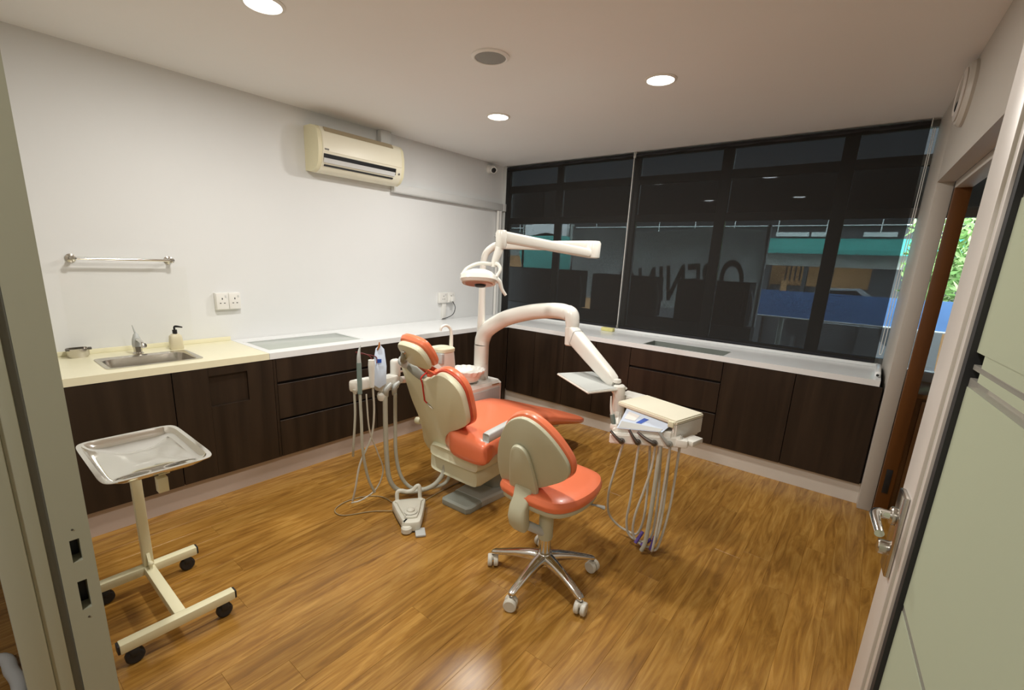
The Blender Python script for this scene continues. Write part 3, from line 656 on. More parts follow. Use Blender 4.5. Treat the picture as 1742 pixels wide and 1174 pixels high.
o = mk('thin_hose', tube([(1.325, -2.89, .73), (1.325, -2.89, .6), (1.315, -2.90, .42), (1.29, -2.89, .34)], .007, 8, 8), 'hose_grey', None, 'short grey hose below the left end of the tip holder', 'hose', base=(1.325, -2.89, .73))
o = mk('thin_hose', tube([(1.35, -2.83, .72), (1.35, -2.815, .5), (1.34, -2.76, .35), (1.33, -2.71, .2), (1.31, -2.75, .08), (1.29, -2.84, .035), (1.27, -2.90, .03)], .0045, 8, 8), 'hose_pale', None, 'thin pale hose curling below the suction tip holder', 'hose', base=(1.35, -2.83, .72))
o = mk('suction_hose', tube([(1.37, -2.715, .69), (1.365, -2.712, .5), (1.362, -2.705, .3), (1.37, -2.69, .14), (1.40, -2.64, .06), (1.46, -2.56, .045), (1.53, -2.48, .08), (1.565, -2.43, .15), (1.57, -2.41, .22)], .0145, 12, 8), 'hose_grey', None, 'thick grey suction hose looping under the dental chair', 'hose', base=(1.37, -2.715, .69))
o = mk('suction_hose', tube([(1.382, -2.652, .695), (1.378, -2.65, .5), (1.375, -2.645, .3), (1.39, -2.62, .15), (1.43, -2.57, .065), (1.50, -2.49, .055), (1.575, -2.425, .09), (1.60, -2.40, .15), (1.605, -2.39, .21)], .011, 12, 8), 'hose_grey', None, 'thinner grey suction hose nearest the dental chair', 'hose', base=(1.382, -2.652, .695))
pk = mk('sterile_packet', pillow(smooth_poly([(-.04, -.10), (.04, -.10), (.03, .10), (-.02, .105)], 1), (1.355, -2.742, .87), (.45, .85, 0), (-.15, .12, .98), (.86, -.46, .1), 0, .006, .002), 'paper_blue', None, 'pale blue sterile packet standing in the suction tip holder', 'packet', base=(1.355, -2.742, .80))
mk('printed_mark', box((1.364, -2.747, .905), (.003, .024, .022), rz=-.49), 'print_blue', pk)
o = mk('bib_cord', tube([(1.36, -2.79, .92), (1.345, -2.81, .945), (1.32, -2.86, .965), (1.31, -2.85, .955), (1.345, -2.76, .93), (1.365, -2.765, .895)], .003, 8, 6), 'maroon_cord', None, 'dark red bib cord looped over the white hand tool', 'bib cord', base=(1.36, -2.79, .92))
mk('clip', tube([(1.345, -2.745, .965), (1.35, -2.735, .99), (1.345, -2.73, 1.01)], [.004, .006, .003], 8), 'amber', o)

# ================================================================== DELIVERY ARM AND HEAD
da = thing('delivery_unit', (1.235, -1.72, .86), 'white delivery arm arching from the spittoon column to the doctor instrument head', 'delivery unit')
mk('arch_arm', tube([(1.235, -1.72, .86), (1.238, -1.712, .91), (1.275, -1.70, .985), (1.405, -1.665, 1.075), (1.60, -1.655, 1.140), (1.80, -1.69, 1.178), (1.93, -1.725, 1.188), (2.00, -1.745, 1.180)], [.056, .058, .060, .058, .055, .053, .052, .050], 20, 8), 'unit_white', da)
mk('elbow', tube([(1.985, -1.742, 1.188), (2.02, -1.755, 1.175), (2.035, -1.762, 1.13), (2.037, -1.764, 1.10)], [.050, .048, .044, .042], 18, 6), 'unit_white', da)
mk('pivot', cyl((2.037, -1.766, 1.105), (2.04, -1.77, .985), .043, .040, 22, bev=.006), 'unit_white', da)
A0, A1 = V((2.065, -1.785, 1.055)), V((2.50, -2.005, .845))
ax = (A1 - A0).normalized(); sx = ax.cross(V((0, 0, 1))).normalized(); sz = sx.cross(ax)
mk('balance_arm', loft([sring(A0 + ax * d_, sx, sz, a, b, 5, 24) for d_, a, b in ((-.035, .02, .03), (-.03, .032, .046), (0, .036, .054), (.2, .034, .048), (.42, .030, .040), (.47, .027, .034), (.49, .018, .02))]), 'unit_white', da)
mk('arm_seam', loft([sring(A0 + ax * d_, sx, sz, .0375, .0555, 5, 24) for d_ in (.03, .034)]), 'arm_grey', da)
mk('head_pivot', cyl((2.50, -2.0, .86), (2.505, -1.995, .68), .032, .036, 18, bev=.006), 'unit_white', da)
mk('pivot_cap', lathe([(.02, 0), (.026, .006), (.022, .02), (.001, .024)], (2.475, -1.985, .865), n=16), 'unit_white', da)
# instrument head: lid, body, holder bar, handle
FLc, FRc, BRc, BLc = V((2.545, -2.105, .80)), V((2.868, -2.13, .776)), V((2.925, -1.885, .775)), V((2.607, -1.867, .80))
def quadbox(c, up0, up1, inset=0, bev=.006):
    bm = NB(); ctr = sum(c, V()) / 4; q = [p + (ctr - p) * inset for p in c]
    lo = [bm.verts.new(p + V((0, 0, up0))) for p in q]; hi = [bm.verts.new(p + V((0, 0, up1))) for p in q]
    bm.faces.new(lo[::-1]); bm.faces.new(hi)
    for i in range(4): bm.faces.new((lo[i], lo[(i + 1) % 4], hi[(i + 1) % 4], hi[i]))
    if bev: bmesh.ops.bevel(bm, geom=bm.edges[:], offset=bev, segments=2, affect='EDGES')
    return bm
mk('head_lid', quadbox([FLc, FRc, BRc, BLc], -.022, .002), 'lid_cream', da)
mk('head_neck', quadbox([V((2.49, -1.97, .80)), V((2.585, -1.99, .80)), V((2.615, -1.868, .80)), V((2.50, -1.885, .81))], -.03, .0, 0, .006), 'unit_white', da)
mk('head_body', quadbox([V((2.585, -2.06, .80)), V((2.855, -2.075, .776)), V((2.915, -1.89, .775)), V((2.612, -1.875, .80))], -.125, -.013, 0, .012), 'unit_white', da)
mk('head_side', quadbox([V((2.845, -2.125, .776)), V((2.868, -2.13, .776)), V((2.925, -1.885, .775)), V((2.902, -1.885, .776))], -.105, -.012, 0, .008), 'unit_white', da)
BL_, BR_ = V((2.575, -2.20, .622)), V((2.895, -2.125, .672))
bax = (BR_ - BL_).normalized(); bside = V((-bax.y, bax.x, 0)).normalized()
LB = (BR_ - BL_).length
def barquad(d0, d1, w0, w1): return [BL_ + bax * d0 + bside * w0, BL_ + bax * d1 + bside * w0, BL_ + bax * d1 + bside * w1, BL_ + bax * d0 + bside * w1]
hbar = mk('holder_bar', quadbox(barquad(-.012, LB + .005, .0, .055), -.024, .030, 0, .006), 'unit_white', da)
mk('front_plate', quadbox([V((2.572, -2.165, .66)), V((2.855, -2.135, .70)), V((2.86, -2.09, .70)), V((2.588, -2.09, .66))], -.015, .022, 0, .005), 'unit_white', da)
mk('side_handle', box((2.898, -2.105, .672), (.055, .055, .040), .007, rz=.25), 'unit_white', da)
mk('handle_step', box((2.932, -2.055, .676), (.06, .10, .028), .007, rz=-.2), 'unit_white', da)
mk('lid_latch', box((2.842, -2.125, .757), (.030, .020, .030), .004, rz=-.08), 'shell_cream', da)
mk('support_bracket', tube([(2.505, -2.0, .70), (2.54, -2.08, .665), (2.575, -2.15, .65)], [.03, .026, .02], 10, 4), 'unit_white', da)
# instrument tray over the chair
tr = thing('tray_table', (2.25, -1.9, .83), 'flat grey-white instrument tray plate hung at the balance arm', 'tray')
tc = [V((2.085, -1.985, .846)), V((2.425, -2.215, .846)), V((2.535, -1.965, .846)), V((2.21, -1.775, .846))]
mk('plate', quadbox(tc, -.012, .0, 0, .004), 'unit_white', tr)
mk('mat', quadbox(tc, .0005, .002, .05, 0), 'arm_grey', tr)
mk('stem', tube([(2.47, -2.02, .838), (2.50, -2.02, .80), (2.515, -2.01, .74)], .014, 10, 4), 'unit_white', tr)
# handpieces resting in the bar, each with its own hose
def handpiece(k, label, lean, hose, dark='dark_steel', L=.075):
    b = BL_ + bax * k - bside * .004 + V((0, 0, -.004)); tip = b + V(lean).normalized() * L - bside * .012
    mid = b + (tip - b) * .5 - bside * .012 + V((0, 0, -.002))
    o = mk('handpiece', tube([b - bside * .006, b - bside * .016 + V((-.006, 0, .004)), mid, tip], [.012, .011, .008, .007], 12, 5), dark, None, label, 'handpiece', group='handpieces in the instrument bar', base=tuple(b))
    mk('coupling', cyl(b + bside * .002, b - bside * .016, .016, .014, 16, bev=.002), dark, o)
    mk('hose', tube([b + V((0, .02, -.018))] + [V(h) for h in hose], .0065, 8, 8), 'hose_pale', o)
    return o
handpiece(.055, 'dark handpiece at the left end of the instrument bar', (-.7, -.15, .55), [(2.60, -2.17, .45), (2.57, -2.15, .30), (2.56, -2.10, .15), (2.60, -2.06, .075), (2.66, -2.05, .055), (2.72, -2.06, .07), (2.75, -2.07, .2), (2.74, -2.06, .45), (2.72, -2.05, .64)])
handpiece(.135, 'dark handpiece second from the left of the instrument bar', (-.62, -.1, .75), [(2.70, -2.15, .5), (2.69, -2.14, .3), (2.675, -2.12, .16), (2.69, -2.10, .07), (2.75, -2.08, .045), (2.80, -2.07, .09), (2.81, -2.07, .3), (2.78, -2.05, .65)])
handpiece(.215, 'dark long-necked handpiece third from the left of the instrument bar', (-.85, -.1, .40), [(2.775, -2.13, .5), (2.75, -2.13, .36), (2.72, -2.13, .2), (2.72, -2.11, .08), (2.78, -2.09, .035), (2.83, -2.08, .08), (2.84, -2.06, .3), (2.82, -2.03, .66)], L=.095)
handpiece(.285, 'dark handpiece at the right end of the instrument bar', (-.6, -.1, .60), [(2.845, -2.11, .5), (2.84, -2.11, .25), (2.83, -2.11, .06), (2.82, -2.09, .03), (2.845, -2.07, .06), (2.87, -2.05, .3), (2.87, -2.03, .66)], 'pedal_dark')
o = mk('main_hose', tube([(2.805, -2.13, .66), (2.805, -2.13, .5), (2.80, -2.125, .25), (2.79, -2.12, .08), (2.775, -2.12, .022)], .011, 10, 8), 'hose_grey', None, 'thick grey hose hanging from the middle of the instrument bar to the floor', 'hose', base=(2.805, -2.13, .66))
o = mk('air_water_syringe', tube([(2.548, -2.125, .665), (2.545, -2.135, .70), (2.538, -2.14, .735)], [.011, .013, .012], 12, 4), 'teal_grey', None, 'teal syringe with long thin tip left of the instrument head', 'syringe', base=(2.548, -2.125, .665))
mk('tip', tube([(2.538, -2.14, .733), (2.528, -2.142, .775), (2.523, -2.142, .83)], [.009, .0055, .0035], 10, 4), 'unit_white', o)
mk('cradle', box((2.553, -2.13, .668), (.04, .03, .03), .006), 'unit_white', o)
# purple ties lying on the hose loops
for p0, p1, lab in (((2.735, -2.115, .045), (2.755, -2.075, .105), 'purple rubber sleeve on the left hose loop under the instrument head'),
                    ((2.765, -2.105, .040), (2.805, -2.085, .085), 'purple rubber sleeve on the middle hose loop under the instrument head'),
                    ((2.815, -2.10, .035), (2.827, -2.092, .115), 'purple rubber sleeve on the right hose loop under the instrument head')):
    mk('rubber_sleeve', cyl(p0, p1, .009, n=12, bev=.001), 'purple_rubber', None, lab, 'sleeve', group='purple rubber sleeves on the hoses', base=p0)
# clear sterile pouch propped against the instrument head
P00, P10, P11, P01 = V((2.588, -2.176, .680)), V((2.812, -2.150, .712)), V((2.840, -2.118, .750)), V((2.600, -2.100, .775))
def quadsheet(a, b, c, d, th):
    n_ = (b - a).cross(d - a).normalized() * th; return loft([[a, b, c, d], [a + n_, b + n_, c + n_, d + n_]])
sp_ = mk('sterile_pouch', quadsheet(P00, P10, P11, P01, .002), 'paper_blue', None, 'clear and pale blue sterile pouch with blue print against the instrument head', 'pouch', base=tuple(P00))
def qp(s_, t_): return (P00 * (1 - s_) + P10 * s_) * (1 - t_) + (P01 * (1 - s_) + P11 * s_) * t_
nq = (P10 - P00).cross(P01 - P00).normalized() * .0024
mk('printed_mark', quadsheet(qp(.34, .42) + nq, qp(.46, .42) + nq, qp(.56, .80) + nq, qp(.45, .80) + nq, .0006), 'print_blue', sp_)
mk('film_window', quadsheet(qp(.03, .04) + nq, qp(.95, .05) + nq, qp(.95, .36) + nq, qp(.03, .36) + nq, .0008), 'arm_grey', sp_)
mk('paper_strip', quadsheet(qp(.06, .5) + nq, qp(.30, .5) + nq, qp(.34, .85) + nq, qp(.08, .88) + nq, .0006), 'white_plastic', sp_)

# ================================================================== OPERATING LAMP
la = thing('operating_lamp', (1.235, -1.72, .93), 'white overhead operating lamp on a folded two-part arm', 'operating lamp')
E1, E2 = V((2.005, -1.525, 1.585)), V((1.70, -2.10, 1.635))
mk('pole', tube([(1.222, -1.72, .90), (1.222, -1.72, 1.0), (1.222, -1.72, 1.2), (1.222, -1.72, 1.38), (1.222, -1.715, 1.48), (1.235, -1.70, 1.545), (1.28, -1.67, 1.590), (1.34, -1.655, 1.60)], [.036, .030, .026, .024, .024, .025, .027, .028], 16, 6), 'unit_white', la)
def flatarm(a, b, w0, h0, w1, h1):
    a, b = V(a), V(b); d_ = (b - a).normalized(); s_ = d_.cross(V((0, 0, 1))).normalized(); z_ = s_.cross(d_); L = (b - a).length
    return loft([sring(a + d_ * (L * f), s_, z_, w0 + (w1 - w0) * f, (h0 + (h1 - h0) * f) * k, 4, 20) for f, k in ((-.01, .5), (0, .95), (.02, 1), (.98, 1), (1.0, .95), (1.01, .5))])
mk('rear_arm', flatarm((1.30, -1.66, 1.602), (2.0, -1.50, 1.612), .028, .028, .030, .036), 'unit_white', la)
mk('elbow', loft([sring((2.005, -1.515, z), (1, 0, 0), (0, 1, 0), r, r, 2.4, 24) for z, r in ((1.535, .03), (1.54, .042), (1.63, .045), (1.645, .036))]), 'unit_white', la)
mk('front_arm', flatarm((1.99, -1.55, 1.565), E2, .026, .030, .028, .034), 'unit_white', la)
mk('arm_end', loft([sring((E2.x, E2.y, z), (1, 0, 0), (0, 1, 0), r, r, 2.2, 22) for z, r in ((1.565, .024), (1.58, .032), (1.655, .036), (1.672, .026))]), 'unit_white', la)
mk('drop_joint', tube([(1.695, -2.103, 1.575), (1.69, -2.12, 1.53), (1.685, -2.135, 1.49), (1.683, -2.14, 1.455)], [.026, .024, .020, .017], 14, 5), 'unit_white', la)
LHc = V((1.65, -2.235, 1.388)); lx = V((.79, .61, 0)).normalized(); ly = V((-.55, .72, -.28)).normalized(); lz = lx.cross(ly).normalized(); ly = lz.cross(lx)
for s_ in (-1, 1):
    mk('yoke', tube([V((1.683, -2.14, 1.47)), LHc + lx * (.055 * s_) + V((.02, .06, .085)), LHc + lx * (.098 * s_) + V((.01, .03, .055)), LHc + lx * (.104 * s_) + V((0, 0, .012))], [.012, .011, .010, .010], 10, 6), 'unit_white', la)
mk('lamp_head', loft([sring(LHc + lz * h, lx, ly, a, b, 2.6, 36) for h, a, b in ((-.035, .070, .052), (-.034, .098, .078), (-.018, .112, .090), (.006, .108, .086), (.03, .085, .068), (.046, .05, .04), (.05, .01, .01))]), 'unit_white', la)
mk('reflector', loft([sring(LHc - lz * h, lx, ly, a, b, 2.4, 32) for h, a, b in ((.0352, .085, .064), (.040, .080, .060), (.041, .03, .03))]), 'lens_pink', la)
mk('bulb_guard', loft([sring(LHc - lz * h + lx * .01, lx, ly, a, b, 2, 20) for h, a, b in ((.041, .035, .030), (.052, .030, .026), (.055, .01, .01))]), 'black_plastic', la)
mk('grip', tube([LHc + lx * .105, LHc + lx * .125 + V((0, 0, -.02)), LHc + lx * .14 + V((0, 0, -.06)), LHc + lx * .165 + V((0, 0, -.095))], [.016, .014, .011, .009], 10, 5), 'unit_white', la)

# ================================================================== STOOL
SX, SY = 2.495, -2.64
st = thing('dentist_stool', (SX, SY, 0), 'orange and cream wheeled stool with chrome star base in front of the dental chair', 'stool')
for k in range(5):
    a = math.radians(199 + 72 * k); d_ = V((math.cos(a), math.sin(a), 0)); c_ = V((SX, SY, 0)); pp = V((-d_.y, d_.x, 0))
    R = []
    for r, z, w, h in ((.02, .125, .030, .026), (.07, .122, .026, .022), (.14, .110, .021, .017), (.21, .092, .018, .013), (.255, .080, .017, .011), (.268, .076, .012, .008)):
        R.append(sring(c_ + d_ * r + V((0, 0, z)), pp, (0, 0, 1), w, h, 3, 16))
    leg = mk('leg', loft(R), 'chrome', st)
    w_ = c_ + d_ * .262; cs = thing.__name__  # caster under each leg
    ca = math.radians(40 + 75 * k); ad = V((math.cos(ca), math.sin(ca), 0))
    cst = mk('caster', cyl(w_ + ad * .004 + V((0, 0, .030)), w_ + ad * .026 + V((0, 0, .030)), .030, n=20, bev=.004), 'caster_grey', st)
    mk('wheel', cyl(w_ - ad * .004 + V((0, 0, .030)), w_ - ad * .026 + V((0, 0, .030)), .030, n=20, bev=.004), 'caster_grey', cst)
    mk('hood', box(w_ + V((0, 0, .047)), (.030, .030, .026), .008, rz=ca), 'caster_grey', cst)
    mk('stem', cyl(w_ + V((0, 0, .05)), w_ + V((0, 0, .076)), .007, n=10), 'dark_steel', cst)
mk('hub', lathe([(.030, .085), (.040, .095), (.042, .135), (.034, .150), (.026, .155)], (SX, SY, 0), n=24), 'chrome', st)
mk('gas_lift', cyl((SX, SY, .15), (SX, SY, .245), .026, n=22, bev=.003), 'chrome', st)
mk('column', lathe([(.033, .225), (.036, .235), (.034, .33), (.037, .40), (.05, .42)], (SX - .004, SY, 0), n=24), 'stool_cream', st)
oseat = smooth_poly([(-.20, -.14), (-.13, -.205), (.10, -.215), (.185, -.13), (.205, .03), (.17, .17), (.09, .225), (-.10, .225), (-.19, .15)], 2)
SCx, SCy = 2.462, -2.55
mk('seat_pan', pillow([p * .93 for p in oseat], (SCx, SCy, .405), (1, 0, 0), (0, 1, 0), (0, 0, 1), 0, .03, .01), 'stool_cream', st)
mk('seat_cushion', pillow(oseat, (SCx, SCy, .428), (1, 0, 0), (0, 1, 0), (0, 0, 1), 0, .066, .028, .010), 'orange_vinyl', st)
mk('height_lever', tube([(2.55, -2.56, .412), (2.66, -2.50, .405), (2.70, -2.475, .395)], [.007, .007, .014], 8, 3, flat=(1, .6)), 'pedal_dark', st)
h2 = V((0, -.1, .3)).normalized(); n2 = V((0, .3, .1)).normalized(); Q = V((2.5, -2.742, .58))
ob = smooth_poly([(-.062, .300), (-.142, .235), (-.213, .089), (-.236, -.058), (-.203, -.122), (-.050, -.086), (.075, -.010), (.150, .055), (.170, .115), (.146, .180), (.085, .255), (.010, .302)], 2)
mk('back_plate', pillow(ob, Q, (1, 0, 0), h2, n2, -.010, .012, .008, 0), 'stool_cream', st)
oc_ = [V((-.02, .1)) + (p - V((-.02, .1))) * 1.06 for p in ob]
mk('back_cushion', pillow(oc_, Q, (1, 0, 0), h2, n2, .010, .052, .020, .008), 'orange_vinyl', st)
osp = smooth_poly([(-.160, -.10), (-.145, .02), (-.115, .13), (-.075, .165), (-.030, .145), (-.010, .06), (-.002, -.06), (-.02, -.115), (-.10, -.135)], 2)
mk('back_spine', pillow(osp, Q, (1, 0, 0), h2, n2, -.034, -.004, .014, 0), 'stool_cream', st)
mk('spine_neck', loft([sring(c_, (1, 0, 0), V((0, .8, .2)).normalized(), a_, b_, 4, 20) for c_, a_, b_ in ((V((2.425, -2.735, .515)), .050, .022), (V((2.425, -2.748, .46)), .046, .026), (V((2.420, -2.765, .42)), .045, .030), (V((2.418, -2.768, .37)), .047, .032), (V((2.420, -2.76, .325)), .046, .030), (V((2.424, -2.752, .300)), .036, .022))]), 'stool_cream', st)
mk('spine_bar', cyl((2.432, -2.742, .322), (2.488, -2.658, .262), .022, .021, 18, bev=.003), 'arm_grey', st)

# ================================================================== INSTRUMENT TROLLEY AND STEEL TRAY
tv = thing('instrument_trolley', (1.42, -3.88, 0), 'cream steel instrument stand on black castors beside the entrance', 'trolley')
for x in (1.195, 1.632):
    b_ = mk('foot_bar', bx(x - .019, x + .019, -4.075, -3.695, .068, .106, .003), 'beige_coat', tv)
    for y in (-4.078, -3.692): mk('end_plug', box((x, y, .087), (.034, .008, .034), .002), 'rubber_black', b_)
    for y in (-4.035, -3.735):
        c_ = mk('castor', cyl((x - .014, y, .030), (x + .014, y, .030), .030, n=20, bev=.006), 'rubber_black', tv)
        mk('fork', box((x, y, .052), (.038, .03, .034), .008), 'rubber_black', c_)
mk('spine_bar', bx(1.214, 1.613, -3.899, -3.861, .068, .106, .003), 'beige_coat', tv)
mk('post', bx(1.177, 1.213, -3.896, -3.860, .106, .722, .003), 'beige_coat', tv)
mk('gusset', loft([[V((1.213, y, .106)), V((1.245, y, .106)), V((1.213, y, .17))] for y in (-3.884, -3.872)]), 'beige_coat', tv)
mk('lock_knob', lathe([(.004, 0), (.010, .004), (.010, .016), (.003, .02)], (1.233, -3.878, .13), (1, 0, .2), 12), 'beige_coat', tv)
mk('tray_arm', bx(1.185, 1.66, -3.896, -3.862, .706, .716, .002), 'beige_coat', tv)
mk('arm_stub', bx(1.640, 1.672, -3.905, -3.873, .645, .700, .002), 'beige_coat', tv)
mk('tray_frame', slab([1.33, 1.345, 1.61, 1.625], [-3.97, -3.955, -3.835, -3.82], lambda i, j: not (i == 1 and j == 1), .7165, .7235), 'beige_coat', tv)
sty = thing('steel_tray', (1.495, -3.895, .724), 'shiny stainless steel tray lying on the instrument stand', 'tray')
def trr(a, b, z, pw): return sring((1.495, -3.895, z), (1, 0, 0), (0, 1, 0), a, b, pw, 64)
mk('dish', loft([trr(.196, .122, .7245, 9), trr(.216, .142, .738, 9), trr(.224, .150, .749, 9), trr(.236, .162, .750, 9), trr(.236, .162, .7525, 9), trr(.222, .148, .752, 9), trr(.213, .139, .740, 9), trr(.194, .120, .727, 9), trr(.05, .03, .7268, 3)]), 'polished_steel', sty)
bm = NB()
for cy_ in (-3.965, -3.825):
    bm = loft([sring((1.650, cy_, .7272 + dz), (0, 1, 0), (1, 0, 0), .050 + dr, .020 + dr, 2.2, 32) for dr, dz in ((.003, 0), (.003, .0016), (-.003, .0016), (-.003, 0))], bm, closed=True)
mk('pressed_rings', bm, 'steel', sty)

# ================================================================== FOOT CONTROL
fp = thing('foot_control', (1.63, -2.745, 0), 'grey foot control with round knob and carrying arch on the floor', 'foot control', rz=math.radians(-36))
o2 = smooth_poly([(-.13, -.085), (-.05, -.088), (.10, -.052), (.128, -.05), (.135, .03), (.10, .055), (-.05, .088), (-.13, .085)], 2)
mk('body', pillow(o2, (0, 0, 0), (1, 0, 0), (0, 1, 0), (0, 0, 1), .004, .066, .014), 'pedal_grey', fp, local=True)
mk('top_deck', pillow([V((p.x * .72 - .0, p.y * .72)) for p in o2], (0, 0, 0), (1, 0, 0), (0, 1, 0), (0, 0, 1), .06, .078, .006), 'pedal_grey', fp, local=True)
mk('sole', pillow([p * .96 for p in o2], (0, 0, 0), (1, 0, 0), (0, 1, 0), (0, 0, 1), 0, .006, .001), 'rubber_black', fp, local=True)
kb = mk('knob', lathe([(.038, 0), (.038, .006), (.030, .010), (.024, .010), (.022, .018), (.014, .024), (.001, .026)], (.045, 0, .077), n=28), 'pedal_grey', fp, local=True)
mk('knob_groove', lathe([(.0385, 0), (.0385, .003), (.036, .0035)], (.045, 0, .0795), n=28), 'pedal_dark', kb, local=True)
for y in (-.066, .066): mk('foot_button', lathe([(.018, 0), (.018, .006), (.010, .010), (.001, .010)], (-.100, y, .066), n=18), 'pedal_grey', fp, local=True)
mk('carrying_arch', tube([(-.115, -.07, .06), (-.128, -.068, .112), (-.130, -.045, .122), (-.130, -.01, .113), (-.130, .025, .120), (-.130, .045, .142), (-.126, .062, .140), (-.118, .066, .06)], .012, 10, 5), 'pedal_grey', fp, local=True)
mk('toe_lug', lathe([(.024, 0), (.030, .006), (.030, .030), (.022, .040), (.001, .042)], (.128, -.028, .004), n=20), 'pedal_grey', fp, local=True)
mk('tread_plate', box((.150, .045, .008), (.075, .055, .012), .003), 'arm_grey', fp, local=True)
mk('cable', tube([(1.53, -2.68, .03), (1.42, -2.70, .008), (1.30, -2.705, .005), (1.22, -2.78, .005), (1.195, -2.90, .005), (1.235, -2.99, .005), (1.32, -2.985, .005), (1.40, -2.85, .005), (1.50, -2.76, .012)], .0032, 8, 8), 'cable_tan', fp)
mk('cable', tube([(1.57, -2.64, .02), (1.535, -2.55, .006), (1.52, -2.40, .005), (1.52, -2.2, .005), (1.55, -2.05, .01)], .0032, 8, 6), 'cable_tan', fp)

# ================================================================== OPEN GLASS DOOR
L0 = V((3.622, -3.09, 0)); dl = V((-.0893, .9960, 0)); nl = V((.9960, .0893, 0)); AL = math.atan2(.0893, .9960)
def lbox(s0, s1, t0, t1, z0, z1, bev=0):
    c_ = L0 + dl * ((s0 + s1) / 2) + nl * ((t0 + t1) / 2); c_.z = (z0 + z1) / 2
    return box(c_, (abs(t1 - t0), abs(s1 - s0), z1 - z0), bev, AL)
def lp(s, t, z): p_ = L0 + dl * s + nl * t; p_.z = z; return p_
gd = thing('door_1', lp(-1.12, 0, 0), 'open frosted glass door with aluminium frame and lever handle', None, kind='structure')
mk('lock_stile', lbox(-.098, 0, 0, .042, .012, 2.09, .003), 'door_alu', gd)
mk('stile_groove', lbox(-.132, -.098, .006, .036, .012, 2.09), 'frame_alu', gd)
mk('glazing_bead', lbox(-.150, -.132, -.001, .043, .012, 2.09, .002), 'door_alu', gd)
mk('gasket', lbox(-.170, -.150, .004, .038, .10, 2.0), 'rubber_black', gd)
mk('hinge_stile', lbox(-1.12, -1.0, 0, .042, .012, 2.09, .003), 'door_alu', gd)
for z0, z1 in ((.012, .10), (2.0, 2.09)): mk('rail', lbox(-1.0, -.150, 0, .042, z0, z1, .003), 'door_alu', gd)
for z0, z1, m_ in ((.10, .905, 'frosted_glass'), (.918, 1.335, 'frosted_glass'), (1.392, 1.625, 'frosted_glass'), (1.905, 2.0, 'frosted_glass')): mk('glass_panel', lbox(-1.0, -.170, .012, .026, z0, z1), m_, gd)
for z0, z1 in ((.905, .918), (1.335, 1.350), (1.364, 1.372), (1.625, 1.905)): mk('clear_band', lbox(-1.0, -.170, .013, .025, z0, z1), 'clear_stripe', gd)
for z0, z1 in ((1.350, 1.364), (1.372, 1.392)): mk('white_band', lbox(-1.0, -.21, .013, .025, z0, z1), 'frosted_glass', gd)
dh = mk('handle_plate', lbox(-.088, -.030, -.010, .0, .915, 1.09, .003), 'steel', gd)
mk('lever', tube([lp(-.055, -.008, 1.035), lp(-.055, -.034, 1.035), lp(-.064, -.042, 1.034), lp(-.085, -.043, 1.032), lp(-.135, -.040, 1.026)], [.010, .010, .010, .009, .008], 12, 5), 'chrome', dh)
mk('rosette', cyl(lp(-.055, -.009, 1.035), lp(-.055, -.018, 1.035), .019, n=20, bev=.002), 'steel', dh)
mk('key_cylinder', cyl(lp(-.058, -.008, .965), lp(-.058, -.026, .965), .015, n=18, bev=.002), 'steel', dh)

# ================================================================== NEXT ROOM AND PASSAGE
nc = thing('side_cabinet', (4.35, -.27, 0), 'brown wooden cabinet under the window of the next room', 'cabinet')
mk('body', bx(3.80, 4.9, -.50, -.03, .0, .77, .003), 'brown_cabinet', nc)
mk('top', bx(3.79, 4.91, -.52, -.02, .77, .80, .004), 'brown_cabinet', nc)
for x in (3.84, 4.30): 
    d_ = mk('door', bx(x, x + .44, -.518, -.50, .04, .755, .003), 'brown_cabinet', nc)
    mk('handle', tube([(x + .02, -.518, .72), (x + .02, -.55, .72), (x + .045, -.56, .70), (x + .07, -.55, .66), (x + .07, -.518, .66)], .006, 10, 4), 'chrome', d_)
mk('floor_pipe', tube([(1.30, -4.56, .022), (1.292, -4.36, .024), (1.40, -4.33, .024), (1.52, -4.302 - .02, .024), (1.75, -4.36, .022), (1.95, -4.46, .022)], .020, 12, 6), 'trunk_white', None, 'grey pipe lying on the floor outside the entrance', 'pipe', base=(1.4, -4.33, 0))

# ================================================================== OUTSIDE
struct('ground', bx(-30, 30, .12, 60, -.5, -.4), 'asphalt', 'road surface outside the window')
pw = mk('ledge_wall', bx(-3, 2.665, .36, .52, -.4, .985), 'dark_concrete', None, 'dark ledge wall outside the left window panes', 'ledge', base=(0, .44, -.4))
mk('ledge_wall', bx(2.665, 7, .36, .52, -.4, .80), 'dark_concrete', None, 'low dark ledge outside the right window panes', 'ledge', base=(4, .44, -.4))
for x0, x1, z0, z1, lab in ((-.55, .806, .985, 1.415, 'dark box unit on the ledge outside the leftmost panes'), (.998, 1.715, .985, 1.395, 'dark box unit on the ledge behind the blind gap'), (1.945, 2.60, .985, 1.392, 'dark box unit on the ledge left of the blue board')):
    t = thing('outdoor_unit', ((x0 + x1) / 2, .45, z0), lab, 'outdoor unit', group='dark box units on the outside ledge')
    mk('casing', bx(x0, x1, .37, .62, z0 + .001, z1, .008), 'condenser_dark', t)
    mk('back_grille', bx(x0 + .04, x1 - .04, .362, .371, z0 + .04, z1 - .04, .002), 'condenser_dark', t)
    mk('side_pipe', tube([(x1 + .02, .45, z0 + .02), (x1 + .025, .45, z0 + .2), (x1 - .01, .45, z1 - .06)], .012, 8, 4), 'arm_grey', t)
for x0, x1, lab in ((-3, .372, 'short length of dark canopy over the leftmost panes'), (.392, 7, 'long dark canopy outside over the window')):
    mk('canopy', bx(x0, x1, .22, .30, 1.955, 2.288, .01), 'condenser_dark', None, lab, 'canopy', base=((x0 + x1) / 2, .26, 1.96))
